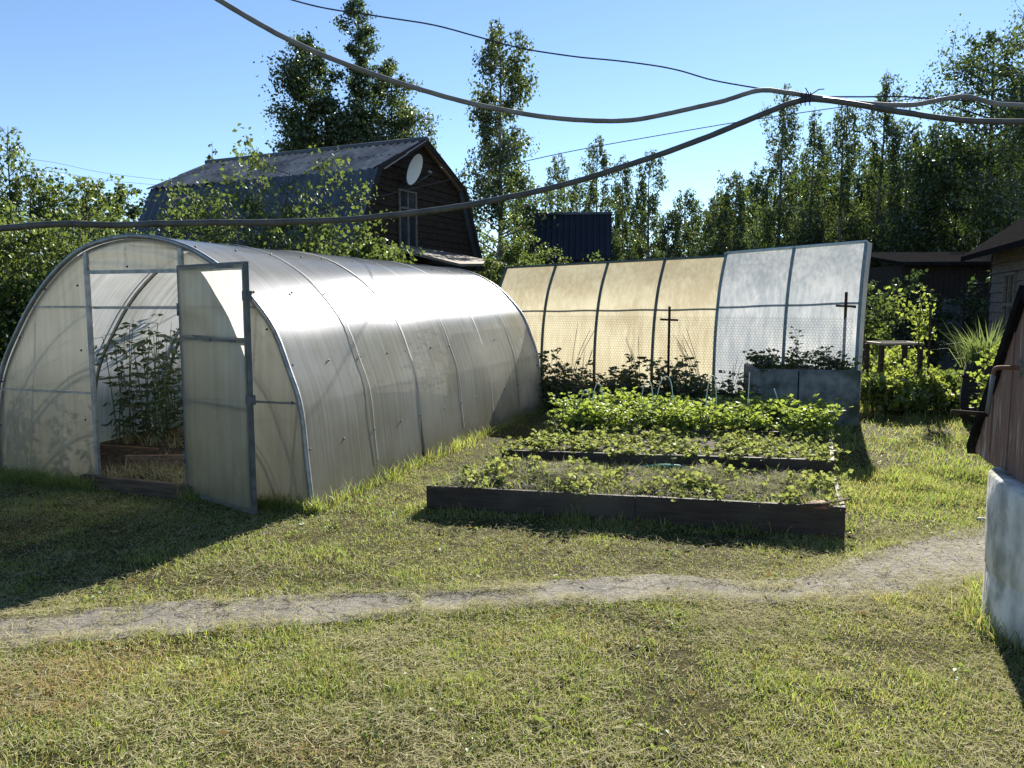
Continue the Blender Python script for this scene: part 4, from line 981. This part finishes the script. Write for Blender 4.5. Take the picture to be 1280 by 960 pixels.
# ================================================================== HOUSES AND SHEDS
def corrug(P00, P10, P01, P11, waves, amp, name, mat, parent, rows=1, sag=0, th=.006, square=False):
    """sheet between eave edge P00-P10 and ridge edge P01-P11 with ridges running up the slope"""
    P00, P10, P01, P11 = [np.array(p, float) for p in (P00, P10, P01, P11)]
    nrm = np.cross(P10 - P00, P01 - P00); nrm /= np.linalg.norm(nrm)
    if nrm[2] < 0: nrm = -nrm
    n = waves * 8 + 1; V = []
    lv = []
    for r_ in range(rows): lv += [(r_ / rows, .02 if rows > 1 else 0), ((r_ + 1) / rows + (.02 if r_ < rows - 1 else 0), 0)]
    for f, off in lv:
        for i in range(n):
            u = i / (n - 1); s = math.sin(u * waves * 2 * math.pi)
            if square: s = max(-1, min(1, s * 3))
            V.append((P00 * (1 - u) + P10 * u) * (1 - f) + (P01 * (1 - u) + P11 * u) * f + nrm * (amp * s + off))
    Q = []
    for r_ in range(rows):
        a, b = 2 * r_ * n, (2 * r_ + 1) * n
        Q += [(a + i, a + i + 1, b + i + 1, b + i) for i in range(n - 1)]
    return link(name, np_mesh(name, np.array(V), [np.array(Q)], smooth=not square), mat, parent)
hs = empty('gambrel_house', (-3.28, 18.5, 0), math.atan2(.904, .428), 'dark timber house with gambrel roof, brown slate above blue grey metal', 'house')
HLn = 7.3; W4 = 4.1; ZB, ZR, ZE = 4.76, 5.74, 2.55; EO = 1.12
f0 = -.22
for s, xe, xb in ((-1, -EO, 0), (1, W4 + EO, W4)):
    corrug((xe, f0, ZE), (xe, HLn + .1, ZE), (xb, f0, ZB), (xb, HLn + .1, ZB), 30, .028, 'lower_roof', M['blue_metal'], hs, square=True)
    corrug((xb - .12 * -s * -1 if s < 0 else xb + .12, f0 - .05, ZB - .04), (xb - .12 if s < 0 else xb + .12, HLn + .15, ZB - .04), (W4 / 2, f0 - .05, ZR + .02), (W4 / 2, HLn + .15, ZR + .02), 34, .03, 'upper_roof', M['slate'], hs, rows=2)
MB().tube([(W4 / 2, f0 - .06, ZR + .05), (W4 / 2, HLn + .16, ZR + .05)], .07, 8).build('ridge_cap', M['blue_metal'], hs)
for s, xe, xb in ((-1, -EO, 0), (1, W4 + EO, W4)):
    MB().bar((xe, f0 - .01, ZE), (xb, f0 - .01, ZB), .03, .14).build('barge_board', M['plank_dark'], hs)
    MB().bar((xb, f0 - .01, ZB), (W4 / 2, f0 - .01, ZR), .03, .14).build('barge_board', M['plank_dark'], hs)
def gx_at(z):
    if z > ZB: t = (z - ZB) / (ZR - ZB); return t * W4 / 2, W4 - t * W4 / 2
    t = (ZB - z) / (ZB - ZE); return -EO * t + 0.03, W4 + EO * t - .03
for yy, nm in ((0, 'gable_wall'), (HLn - .05, 'gable_wall')):
    mb = MB(); z = .0; k = 0
    while z < ZR - .1:
        h = .165; a0, b0 = gx_at(max(z, ZE)); a1, b1 = gx_at(max(min(z + h, ZR - .02), ZE))
        if z < ZE: a0, b0, a1, b1 = -.8, W4 + .8, -.8, W4 + .8
        y0 = yy - .015 + .01 * (k % 2); mb.hexa([(a0, y0 - .018, z), (b0, y0 - .018, z), (b0, yy + .03, z), (a0, yy + .03, z), (a1, y0, z + h - .008), (b1, y0, z + h - .008), (b1, yy + .03, z + h - .008), (a1, yy + .03, z + h - .008)])
        z += h; k += 1
    mb.build(nm, M['plank_gable'] if yy == 0 else M['plank_dark'], hs)
for x in (-.8, W4 + .75): MB().box(x, x + .05, .05, HLn - .1, -.05, 2.9).build('side_wall', M['plank_dark'], hs)
w = MB()
for x in (1.0, 1.38, 1.76): w.box(x, x + .055, -.075, -.036, 3.06, 4.38)
for z in (3.0, 3.95, 4.38): w.box(1.0, 1.815, -.078, -.034, z, z + .05)
wf = w.build('window', M['plank_grey'], hs); MB().box(1.02, 1.8, -.045, -.0345, 3.05, 4.36).build('pane', M['glass'], wf)
mb = MB(); mb.hexa([(.25, -2.2, 2.44), (2.65, -2.2, 2.56), (2.65, -.04, 2.98), (.25, -.04, 2.94), (.25, -2.2, 2.50), (2.65, -2.2, 2.62), (2.65, -.04, 3.04), (.25, -.04, 3.0)])
mb.build('porch_roof', M['sheet_tan'], hs)
for x in (.4, 2.5): MB().bar((x, -2.0, -.1), (x, -2.0, 2.46), .09).build('porch_post', M['plank_dark'], hs)
# dish on the gable
loc = np.array([-3.28, 18.5]) + np.array([.428, .904]) * 1.12 + np.array([.904, -.428]) * .38
ds = empty('satellite_dish', (loc[0], loc[1], 4.9), math.atan2(.904, .428) - R(-9), 'round white satellite dish bracketed to the dark gable of the house', 'dish')
prof = [(r_, .22 * r_ * r_ / .16 * .4) for r_ in np.linspace(0.001, .37, 9)]
mb = MB(); nseg = 32; V = []
for r_, d in prof:
    for k in range(nseg):
        t = 2 * math.pi * k / nseg; V.append(np.array([r_ * math.cos(t), -d, r_ * math.sin(t) * 1.05]))
tl_ = R(-22); V = [(v[0], v[1] * math.cos(tl_) + v[2] * math.sin(tl_), -v[1] * math.sin(tl_) + v[2] * math.cos(tl_)) for v in V]
mb.add(V, [(i * nseg + k, i * nseg + (k + 1) % nseg, (i + 1) * nseg + (k + 1) % nseg, (i + 1) * nseg + k) for i in range(8) for k in range(nseg)], True)
mb.build('reflector', M['dish'], ds)
MB().tube([(0, .34, -.35), (0, .1, -.3), (0, .03, 0)], .02, 6).build('bracket', M['steel_dark'], ds)
MB().tube([(0, -.05, -.4), (.05, -.5, -.12)], .012, 6).build('feed_arm', M['steel_dark'], ds)
MB().tube([(.04, -.5, -.12), (.02, -.42, -.08)], .03, 8).build('receiver', M['steel'], ds)

# navy-roofed shed
q = at(716, 300, 23.5); a = R(-6)
sh = empty('blue_roofed_shed', (q[0], q[1], 0), a, 'small shed with dark navy corrugated roof seen over the fence', 'shed')
corrug((-1.15, -.9, 2.85), (1.15, -.9, 2.85), (-1.15, 0, 4.25), (1.15, 0, 4.25), 13, .025, 'roof', M['navy_metal'], sh, square=True)
corrug((-1.15, .9, 2.85), (1.15, .9, 2.85), (-1.15, .005, 4.25), (1.15, .005, 4.25), 13, .025, 'roof', M['navy_metal'], sh, square=True)
MB().tube([(-1.18, 0, 4.28), (1.18, 0, 4.28)], .05, 6).build('ridge_cap', M['blue_metal'], sh)
for x in (-.98, .94):
    mb = MB(); mb.add([(x, -.8, 0), (x, .8, 0), (x, .8, 2.8), (x, 0, 3.94), (x, -.8, 2.8), (x + .04, -.8, 0), (x + .04, .8, 0), (x + .04, .8, 2.8), (x + .04, 0, 3.94), (x + .04, -.8, 2.8)],
           [(4, 3, 2, 1, 0), (5, 6, 7, 8, 9), (0, 1, 6, 5), (1, 2, 7, 6), (2, 3, 8, 7), (3, 4, 9, 8), (4, 0, 5, 9)]); mb.build('end_wall', M['plank_dark'], sh)
MB().box(-.93, .93, -.8, -.76, 0, 2.82).build('front_wall', M['plank_dark'], sh)

# dark shed behind the bushes
q = at(1122, 455, 18.0); q2 = at(1260, 455, 18.0); Wd = q2[0] - q[0]
ds_ = empty('dark_shed', (q[0], q[1], 0), R(-4), 'low dark plank shed with a grey blue door, behind the yellow bushes', 'shed')
mb = MB(); nb = 22
for i in range(nb):
    x0 = Wd * i / nb + .004; x1 = Wd * (i + 1) / nb - .004
    if .95 < (x0 + x1) / 2 < 1.45: mb.box(x0, x1, .0, .04, 1.72, 2.5); continue
    mb.box(x0, x1, .0 + .008 * (i % 2), .04, -.05, 2.5)
mb.build('wall', M['plank_dark'], ds_)
MB().box(0, .04, .045, 3, -.05, 2.5).build('wall', M['plank_dark'], ds_)
MB().box(.95, 1.45, .012, .045, .02, 1.7).build('door', M['door_grey'], ds_)
mb = MB(); mb.hexa([(-.2, -.35, 2.46), (Wd + .2, -.35, 2.46), (Wd + .2, 3.2, 2.9), (-.2, 3.2, 2.9), (-.2, -.35, 2.54), (Wd + .2, -.35, 2.54), (Wd + .2, 3.2, 2.98), (-.2, 3.2, 2.98)]); mb.build('roof', M['tar'], ds_)

# grey cabin on the right edge
ang = math.atan2(-.94, -.35)
cb = empty('grey_cabin', (9.3, 15.0, 0), ang, 'grey weathered plank cabin with narrow window at the right edge', 'cabin')
mb = MB(); z = 0; k = 0
while z < 2.6:
    for xa, xb in ((0, 1.15), (1.9, 4.6)) if 1.0 < z < 2.05 else ((0, 4.6),):
        mb.hexa([(xa, -.03 + .006 * (k % 2), z), (xb, -.03 + .006 * (k % 2), z), (xb, .05, z), (xa, .05, z), (xa, -.008, z + .172), (xb, -.008, z + .172), (xb, .05, z + .172), (xa, .05, z + .172)])
    z += .18; k += 1
mb.build('wall', M['plank_grey'], cb)
w = MB()
for x in (1.17, 1.5, 1.83): w.box(x, x + .06, -.06, -.0, 1.06, 2.1)
for z in (1.04, 1.55, 2.08): w.box(1.15, 1.91, -.064, .0, z, z + .06)
wf = w.build('window', M['plank_grey'], cb); MB().box(1.18, 1.88, -.02, -.012, 1.08, 2.1).build('pane', M['glass'], wf)
# end wall beyond and roof (local +y points away from the yard, to the right)
mb = MB(); mb.box(-.06, -.005, -.03, 4, 0, 2.6); mb.build('end_wall', M['plank_dark'], cb)
mb = MB(); mb.hexa([(-.35, -.5, 2.42), (5, -.5, 2.42), (5, 2.1, 4.3), (-.35, 2.1, 4.3), (-.35, -.5, 2.52), (5, -.5, 2.52), (5, 2.1, 4.4), (-.35, 2.1, 4.4)]); mb.build('roof', M['tar'], cb)
mb = MB(); mb.hexa([(-.35, 4.7, 2.42), (5, 4.7, 2.42), (5, 2.11, 4.3), (-.35, 2.11, 4.3), (-.35, 4.7, 2.52), (5, 4.7, 2.52), (5, 2.11, 4.4), (-.35, 2.11, 4.4)]); mb.build('roof', M['tar'], cb)
mb = MB(); mb.add([(-.03, -.0, 2.6), (-.03, 4.2, 2.6), (-.03, 2.1, 4.2), (-.06, 0, 2.6), (-.06, 4.2, 2.6), (-.06, 2.1, 4.2)], [(0, 1, 2), (5, 4, 3), (0, 2, 5, 3), (2, 1, 4, 5), (1, 0, 3, 4)]); mb.build('gable', M['plank_dark'], cb)
MB().box(4.61, 4.66, -.03, 4, 0, 2.6).build('end_wall', M['plank_grey'], cb)

# ================================================================== TREES
def T_(name, label, px, ytop, Y, Rm, start, shape, nb, nl, ls, leaf, bark, **k):
    b = at(px, 480, Y); H = at(px, ytop, Y)[2]
    return tree(name, label, k.pop('cat', 'tree'), b[:2], H, Rm, start, shape, nb, nl, ls, M[leaf], M[bark], **k)
# behind the house
T_('aspen_tree', 'dense dark aspen behind the slate roof, left of the tallest crown', 398, 45, 29, 1.45, .3, sh_oval, 46, 25000, .11, 'leaf_aspen', 'bark', up=.7, jit=.36)
T_('aspen_tree', 'tallest crown of the three aspens over the house ridge, its tip cut by the frame', 448, -12, 30, 1.75, .28, sh_birch, 58, 19000, .095, 'leaf_aspen', 'bark', up=.9, jit=.36)
T_('aspen_tree', 'paler aspen right of the tallest crown behind the gable', 497, 70, 31, 1.3, .3, sh_oval, 44, 20000, .1, 'leaf_birch', 'bark', up=.9, jit=.36)
T_('birch_tree', 'small young birch peeping just right of the house ridge', 541, 145, 28, .7, .3, sh_cone, 20, 1300, .1, 'leaf_birch', 'bark_birch', hang=.4, up=.9)
T_('birch_tree', 'tall slim birch standing alone between house and blue roofed shed', 624, 22, 24, 2.5, .18, sh_birch, 60, 22000, .09, 'leaf_birch', 'bark_birch', hang=.6, up=.7, jit=.17, droop=.3)
for px, yt, Y, lab in ((275, 176, 36, 'far birch tip just above the left end of the slate roof'), (331, 182, 38, 'tiny far tree tip above the middle of the slate roof')):
    T_('birch_tree', lab, px, yt, Y, .7, .4, sh_cone, 18, 900, .12, 'leaf_birch', 'bark_birch', up=.9)
# left
T_('willow_tree', 'pale feathery willow at the left edge behind the greenhouse', 42, 168, 15, 1.2, .15, sh_col, 38, 11000, .06, 'leaf_apple', 'bark', up=.9, multi=2, hang=.2)
T_('willow_tree', 'feathery willow cut by the left frame edge', -30, 165, 15.5, 1.3, .15, sh_col, 30, 6000, .075, 'leaf_apple', 'bark', up=.9, multi=2, hang=.2)
T_('bird_cherry', 'small round leafy tree right of the feathery willow', 128, 214, 15.5, .8, .3, sh_oval, 24, 3500, .08, 'leaf_apple', 'bark', up=.9, multi=2)
for px, yt, Y, Rm, lab in ((172, 230, 30, 1.4, 'dark dense tree touching the left end of the house roof'), (148, 240, 33, 1.4, 'dark dense tree farther left of the house roof')):
    T_('spruce_tree', lab, px, yt, Y, Rm, .1, sh_oval, 26, 4500, .14, 'leaf_dark', 'bark', up=.5)
for px, Y, H, Rr, mt, lab in ((20, 11.0, 2.9, 1.0, 'leaf_bush', 'tall sunlit bush at the left edge, just behind the greenhouse'), (85, 11.8, 2.9, 1.0, 'leaf_apple', 'leafy bush behind the curved left top of the greenhouse'), (-60, 10.5, 2.8, 1.1, 'leaf_apple', 'dense bush cut by the left frame edge'), (140, 12.8, 2.7, .9, 'leaf_bush', 'bush behind the top of the greenhouse, left of the apple tree'), (-130, 12.0, 3.2, 1.2, 'leaf_bush', 'bush beyond the left edge of the view'), (195, 13.5, 2.6, .9, 'leaf_apple', 'low bush behind the greenhouse ridge, under the metal roof')):
    p = at(px, 480, Y); bush('leafy_bush', lab, p[:2], H, Rr, 11000, .056, M[mt], 'bushes behind the greenhouse', 6, nb=10)
# apple trees before the house
T_('apple_tree', 'spreading apple tree before the blue metal roof, right of the bushes', 330, 222, 15, 1.7, .25, sh_round, 18, 9000, .075, 'leaf_apple', 'bark', up=.55, multi=3, jit=.14, droop=.1, r0=.06)
T_('apple_tree', 'upright apple tree nearest the left corner of the blue metal roof', 240, 238, 15.2, .9, .2, sh_col, 16, 3600, .085, 'leaf_apple', 'bark', up=.9, multi=2, jit=.13, r0=.05)
T_('apple_tree', 'low apple tree before the house gable and porch', 440, 290, 14.2, 1.0, .2, sh_round, 14, 3400, .085, 'leaf_apple', 'bark', up=.5, multi=2, jit=.14, r0=.05)
p = at(624, 480, 18.5); bush('leafy_bush', 'broad green bush between house porch and blue roofed shed', p[:2], 3.7, .85, 11000, .065, M['leaf_apple'], 'bushes behind the greenhouse', 6, nb=12)
p = at(738, 480, 20); bush('leafy_bush', 'small twiggy bush before the navy roof', p[:2], 2.9, .5, 1500, .085, M['leaf_apple'], 'bushes behind the greenhouse', 4)
p = at(682, 480, 20); bush('leafy_bush', 'low bush under the left end of the navy roof', p[:2], 3.0, .6, 1800, .075, M['leaf_apple'], 'bushes behind the greenhouse', 4)
p = at(1020, 480, 21); bush('leafy_bush', 'pale green bush showing over the clear fence panels', p[:2], 3.0, 1.1, 3800, .095, M['leaf_apple'], 'bushes behind the fence', 5)
p = at(1096, 480, 15.0); bush('leafy_bush', 'leafy bush right of the fence end', p[:2], 2.0, .36, 1500, .07, M['leaf_apple'], 'bushes behind the fence', 4)
# small birches behind the fence
GRP = 'row of young birches behind the fence'
for px, yt, Y, Rm, nl, lab in ((697, 188, 30, 1.3, 5200, 'young birch just above the left end of the navy roof'), (742, 166, 30, 1.35, 6000, 'young birch directly above the right end of the navy roof'), (776, 190, 31, 1.3, 5200, 'thin young birch right of the navy roof, second past it'), (808, 184, 29, 1.5, 6000, 'young birch where the lower cable starts to climb'), (850, 234, 27, 1.5, 5500, 'low rounded young birch at the dip of the tree line'), (832, 262, 26, 1.2, 4200, 'lowest young birch at the dip of the tree line'), (886, 255, 27, 1.4, 4800, 'low young birch just right of the tree line dip')):
    T_('young_birch', lab, px, yt, Y * 1.45, Rm * 1.45, .12, sh_birch, 40, int(nl * 1.35), .115, 'leaf_birch', 'bark_birch', up=.8, hang=.7, jit=.2, group=GRP)
GRP = 'tall birches behind the clear fence panels'
for px, yt, Y, Rm, nl, mt, lab in ((914, 214, 26, 1.8, 8000, 'leaf_birch', 'rounded birch at the left end of the tall birches'), (966, 104, 27, 1.6, 8500, 'leaf_birch', 'tall birch left of the cable knot, its tip at the upper cable'), (1003, 134, 28, 1.3, 6500, 'leaf_birch', 'slim birch directly below the cable knot'), (1040, 122, 27, 1.6, 8500, 'leaf_birch', 'birch just right of the cable knot'), (1087, 88, 27, 1.8, 9500, 'leaf_birch', 'tallest of the slim birches, right of the cable knot'), (1120, 150, 26, 1.8, 9000, 'leaf_aspen', 'birch between the tallest slim one and the dark trunk'), (1152, 150, 24, 1.8, 10000, 'leaf_aspen', 'leafy tree directly left of the dark trunked aspen')):
    T_('birch_tree', lab, px, yt, Y * 1.5, Rm * 1.5, .12, sh_birch, 54, int(nl * 1.35), .12, mt, 'bark_birch', up=.8, hang=1.1, jit=.19, group=GRP)
GRP = 'birches farther back in the wood'
for k_, (px, yt) in enumerate(((650, 235), (720, 215), (765, 225), (795, 232), (868, 262), (905, 250), (940, 200), (985, 190), (1020, 175), (1062, 170), (1105, 185), (1135, 190), (1170, 165), (1200, 170), (1245, 120), (1262, 160), (895, 232), (930, 222), (955, 205), (978, 215), (1000, 200), (1030, 205), (1050, 195), (1078, 200), (1092, 182))):
    T_('birch_tree', 'birch farther back, its thin crown filling the gaps of the birch row', px, yt, 49 + (k_ * 7) % 5, 2.9 if px > 1050 else 2.3, .05, sh_birch if px < 1050 else sh_col, 36, 8000 if px > 1050 else 5200, .17, 'leaf_dark' if k_ % 2 and px > 900 else 'leaf_aspen', 'bark_birch', up=.7, hang=.9, jit=.2, group=GRP)
T_('aspen_tree', 'tall aspen with a thick dark straight trunk near the right edge', 1216, 35, 33, 2.8, .28, sh_oval, 44, 14000, .125, 'leaf_aspen', 'bark', up=.5, jit=.2, r0=.22)
T_('birch_tree', 'weeping birch cut by the right frame edge', 1283, -30, 29, 2.5, .15, sh_oval, 48, 16000, .11, 'leaf_birch', 'bark_birch', up=.7, hang=1.0, jit=.18, droop=.3)
T_('aspen_tree', 'leafy aspen behind the dark shed, below the cables', 1180, 175, 34, 2.5, .1, sh_oval, 36, 12000, .135, 'leaf_aspen', 'bark', up=.6, jit=.2)
for x, y, H in ((27, 30, 13), (33, 38, 15), (36, 25, 14), (30, 12, 12), (43, 32, 16)):
    tree('aspen_tree', 'aspen standing beyond the grey cabin, outside the view', 'tree', (x, y), H, 2.2, .12, sh_oval, 34, 5000, .17, M['leaf_aspen'], M['bark'], up=.6, jit=.2, group='aspens beyond the cabin')
for px, H, lab in ((1128, 2.3, 'dark bush against the left end of the dark shed'), (1212, 2.2, 'dark bush between shed door and grey cabin')):
    p = at(px, 480, 16.6); bush('leafy_bush', lab, p[:2], H, .55, 2600, .075, M['leaf_dark'], 'dark bushes against the shed', 5)
# undergrowth along the wood edge (a mass nobody could count)
n = 60000
ux = rng.uniform(-65, 75, n); uy = 56 + 5 * np.sin(ux * .13) + rng.normal(0, 1.5, n) + np.abs(ux) * .05
pt = np.stack([ux, uy, np.zeros(n)], 1); hh = 2.2 + 3.2 * vnoise(pt, .35, 41) + 1.2 * vnoise(pt, 1.1, 42)
pt[:, 2] = hh * rng.random(n) ** .8 + .1
ax = rng.normal(size=pt.shape); V, T3 = leaf_arrays(pt, rng.uniform(.2, .45, n), ax, .7)
tag(link('undergrowth', np_mesh('undergrowth', V, [T3]), M['leaf_dark']), 'dark undergrowth massed along the edge of the wood behind the birches', 'undergrowth', kind='stuff')

# ================================================================== CABLES
def cable(name, label, pts, r_, mat, n=9, ext=True, wob=.0):
    P = [at(px, py, Y) for px, py, Y in pts]
    if ext:
        a, b = P[0] - P[1], P[-1] - P[-2]
        P = [P[0] + a * j for j in range(12, 0, -1)] + P + [P[-1] + b * j for j in range(1, 13)]
    S = spline(P, 9); w_ = rng.normal(0, r_ * .1, S.shape); S = S + (w_ + np.roll(w_, 1, 0) + np.roll(w_, 2, 0) + np.roll(w_, 3, 0)) / 4
    return tag(MB().tube(S, r_ * (1 + .02 * np.sin(np.arange(len(S)) * 1.7)), n).build(name, M[mat]), label, 'cable')
cable('overhead_conduit', 'lower thick conduit sagging across the whole view to the knot', [(-40, 289, 3.9), (60, 281, 3.9), (150, 281, 4.0), (250, 279, 4.0), (350, 278, 4.1), (450, 273, 4.15), (550, 262, 4.2), (640, 246, 4.3), (720, 227, 4.4), (800, 201, 4.45), (880, 173, 4.5), (950, 144, 4.5), (1000, 126, 4.5), (1040, 126, 4.5), (1100, 136, 4.45), (1180, 148, 4.4), (1240, 152, 4.35), (1320, 152, 4.3)], .0165, 'conduit_dark')
cable('overhead_conduit', 'upper thick conduit dropping from the top left and meeting the knot', [(235, -25, 3.9), (300, 16, 4.0), (370, 54, 4.1), (450, 87, 4.2), (540, 116, 4.3), (620, 136, 4.35), (700, 148, 4.4), (780, 151, 4.45), (840, 141, 4.5), (900, 127, 4.5), (950, 113, 4.5), (985, 116, 4.5), (1030, 123, 4.52), (1090, 130, 4.5), (1140, 131, 4.48), (1180, 124, 4.45), (1210, 121, 4.4), (1250, 130, 4.38), (1320, 133, 4.3)], .0135, 'conduit')
cable('overhead_wire', 'thin black wire running from the top edge down to the conduit bend', [(330, -10, 6), (400, 9, 6), (470, 20, 6), (540, 31, 6), (590, 44, 6.05), (650, 60, 6.1), (720, 71, 6.1), (780, 77, 6.15), (840, 86, 6.2), (890, 100, 6.2), (945, 110, 6.2), (1010, 120, 6.2), (1070, 121, 6.2), (1130, 121, 6.2), (1190, 125, 6.2), (1330, 128, 6.2)], .006, 'cable', 5)
cable('overhead_wire', 'very thin straight wire slanting behind the lower conduit', [(560, 225, 11), (700, 192, 11), (860, 163, 11), (960, 147, 11), (1100, 128, 11), (1300, 108, 11)], .006, 'cable', 5)
k0 = at(1012, 124, 4.48); mb = MB()
for i in range(3): mb.tube(spline([k0 + [-.05 + i * .025, -.022, -.02], k0 + [-.045 + i * .025, 0, .035], k0 + [-.04 + i * .025, .024, -.015], k0 + [-.05 + i * .025, -.01, -.035]], 4) - k0, .0035, 5)
mb.tube([(0, 0, .02), (.045, -.01, .05), (.08, 0, .055)], .003, 5); mb.tube([(0, 0, .02), (-.03, -.01, .06)], .003, 5)
o = mb.build('wire_tie', M['cable']); o.location = k0; tag(o, 'twisted wire tie binding the two conduits at the knot', 'tie')
for j, (pa, lab) in enumerate((([(-40, 190, 45), (60, 202, 45), (130, 216, 45), (230, 228, 45)], 'upper of two faint far power lines in the left sky'), ([(-40, 208, 45), (60, 214, 45), (130, 225, 45), (230, 234, 45)], 'lower of two faint far power lines in the left sky'))):
    cable('power_line', lab, pa, .009, 'cable', 4)

# small stones in the lawn
for px, py, s, lab in ((1097, 943, .010, 'small pale stone in the lawn near the bottom right'), (1227, 652, .032, 'pale grey stone on the path edge beside the well'), (20, 871, .010, 'small pale stone in the dry patch at the left')):
    p = G(px, py); mb = MB(); V = []; n = 10
    prof = [(0.001, -.6), (.7, -.5), (1, 0), (.75, .5), (.3, .72), (.001, .75)]
    for r_, z in prof:
        for k in range(n):
            t = 2 * math.pi * k / n; w_ = 1 + .18 * math.sin(k * 2.1 + r_ * 3); V.append((r_ * s * 1.3 * math.cos(t) * w_, r_ * s * math.sin(t) * w_, s * .7 * z))
    mb.add(V, [(i * n + k, i * n + (k + 1) % n, (i + 1) * n + (k + 1) % n, (i + 1) * n + k) for i in range(5) for k in range(n)], True)
    o = mb.build('stone', M['stone']); o.location = (p[0], p[1], s * .5); tag(o, lab, 'stone')

# ================================================================== LIGHT, SKY, CAMERA
SUN_AZ, SUN_EL = R(23), R(28)
w = bpy.data.worlds.new('World'); C.world = w; w.use_nodes = True
nt = w.node_tree; bg = nt.nodes['Background']
sky = nt.nodes.new('ShaderNodeTexSky'); sky.sky_type = 'NISHITA'; sky.sun_disc = False
sky.sun_elevation = SUN_EL; sky.sun_rotation = SUN_AZ; sky.air_density = 1.0; sky.dust_density = 0.05; sky.ozone_density = 3.0; sky.altitude = 1500
nt.links.new(sky.outputs[0], bg.inputs[0]); bg.inputs[1].default_value = .062
sl = bpy.data.lights.new('sun', 'SUN'); sl.energy = 5.0; sl.angle = R(.5); sl.color = (1, .94, .84)
so = bpy.data.objects.new('sun', sl); COL.objects.link(so)
from mathutils import Vector
sd = Vector((math.sin(SUN_AZ) * math.cos(SUN_EL), math.cos(SUN_AZ) * math.cos(SUN_EL), math.sin(SUN_EL)))
so.rotation_euler = sd.to_track_quat('Z', 'Y').to_euler()
so.location = sd * 30
cam = bpy.data.cameras.new('camera'); cam.sensor_width = 36; cam.lens = 36 * F / 1280; cam.clip_end = 1000; cam.clip_start = .05
co = bpy.data.objects.new('camera', cam); COL.objects.link(co); co.location = (0, 0, CAMH); co.rotation_euler = (R(90) - PITCH, 0, 0)
C.camera = co
vs = C.view_settings; vs.view_transform = 'Standard'; vs.look = 'None'; vs.exposure = 1.58; vs.gamma = 1; vs.use_curve_mapping = False
C.cycles.max_bounces = 10; C.cycles.transparent_max_bounces = 24; C.cycles.transmission_bounces = 8; C.cycles.diffuse_bounces = 5
C.cycles.sample_clamp_indirect = 8; C.cycles.use_denoising = True; C.cycles.denoiser = 'OPENIMAGEDENOISE'; C.cycles.denoising_input_passes = 'RGB_ALBEDO_NORMAL'; C.cycles.denoising_prefilter = 'NONE'
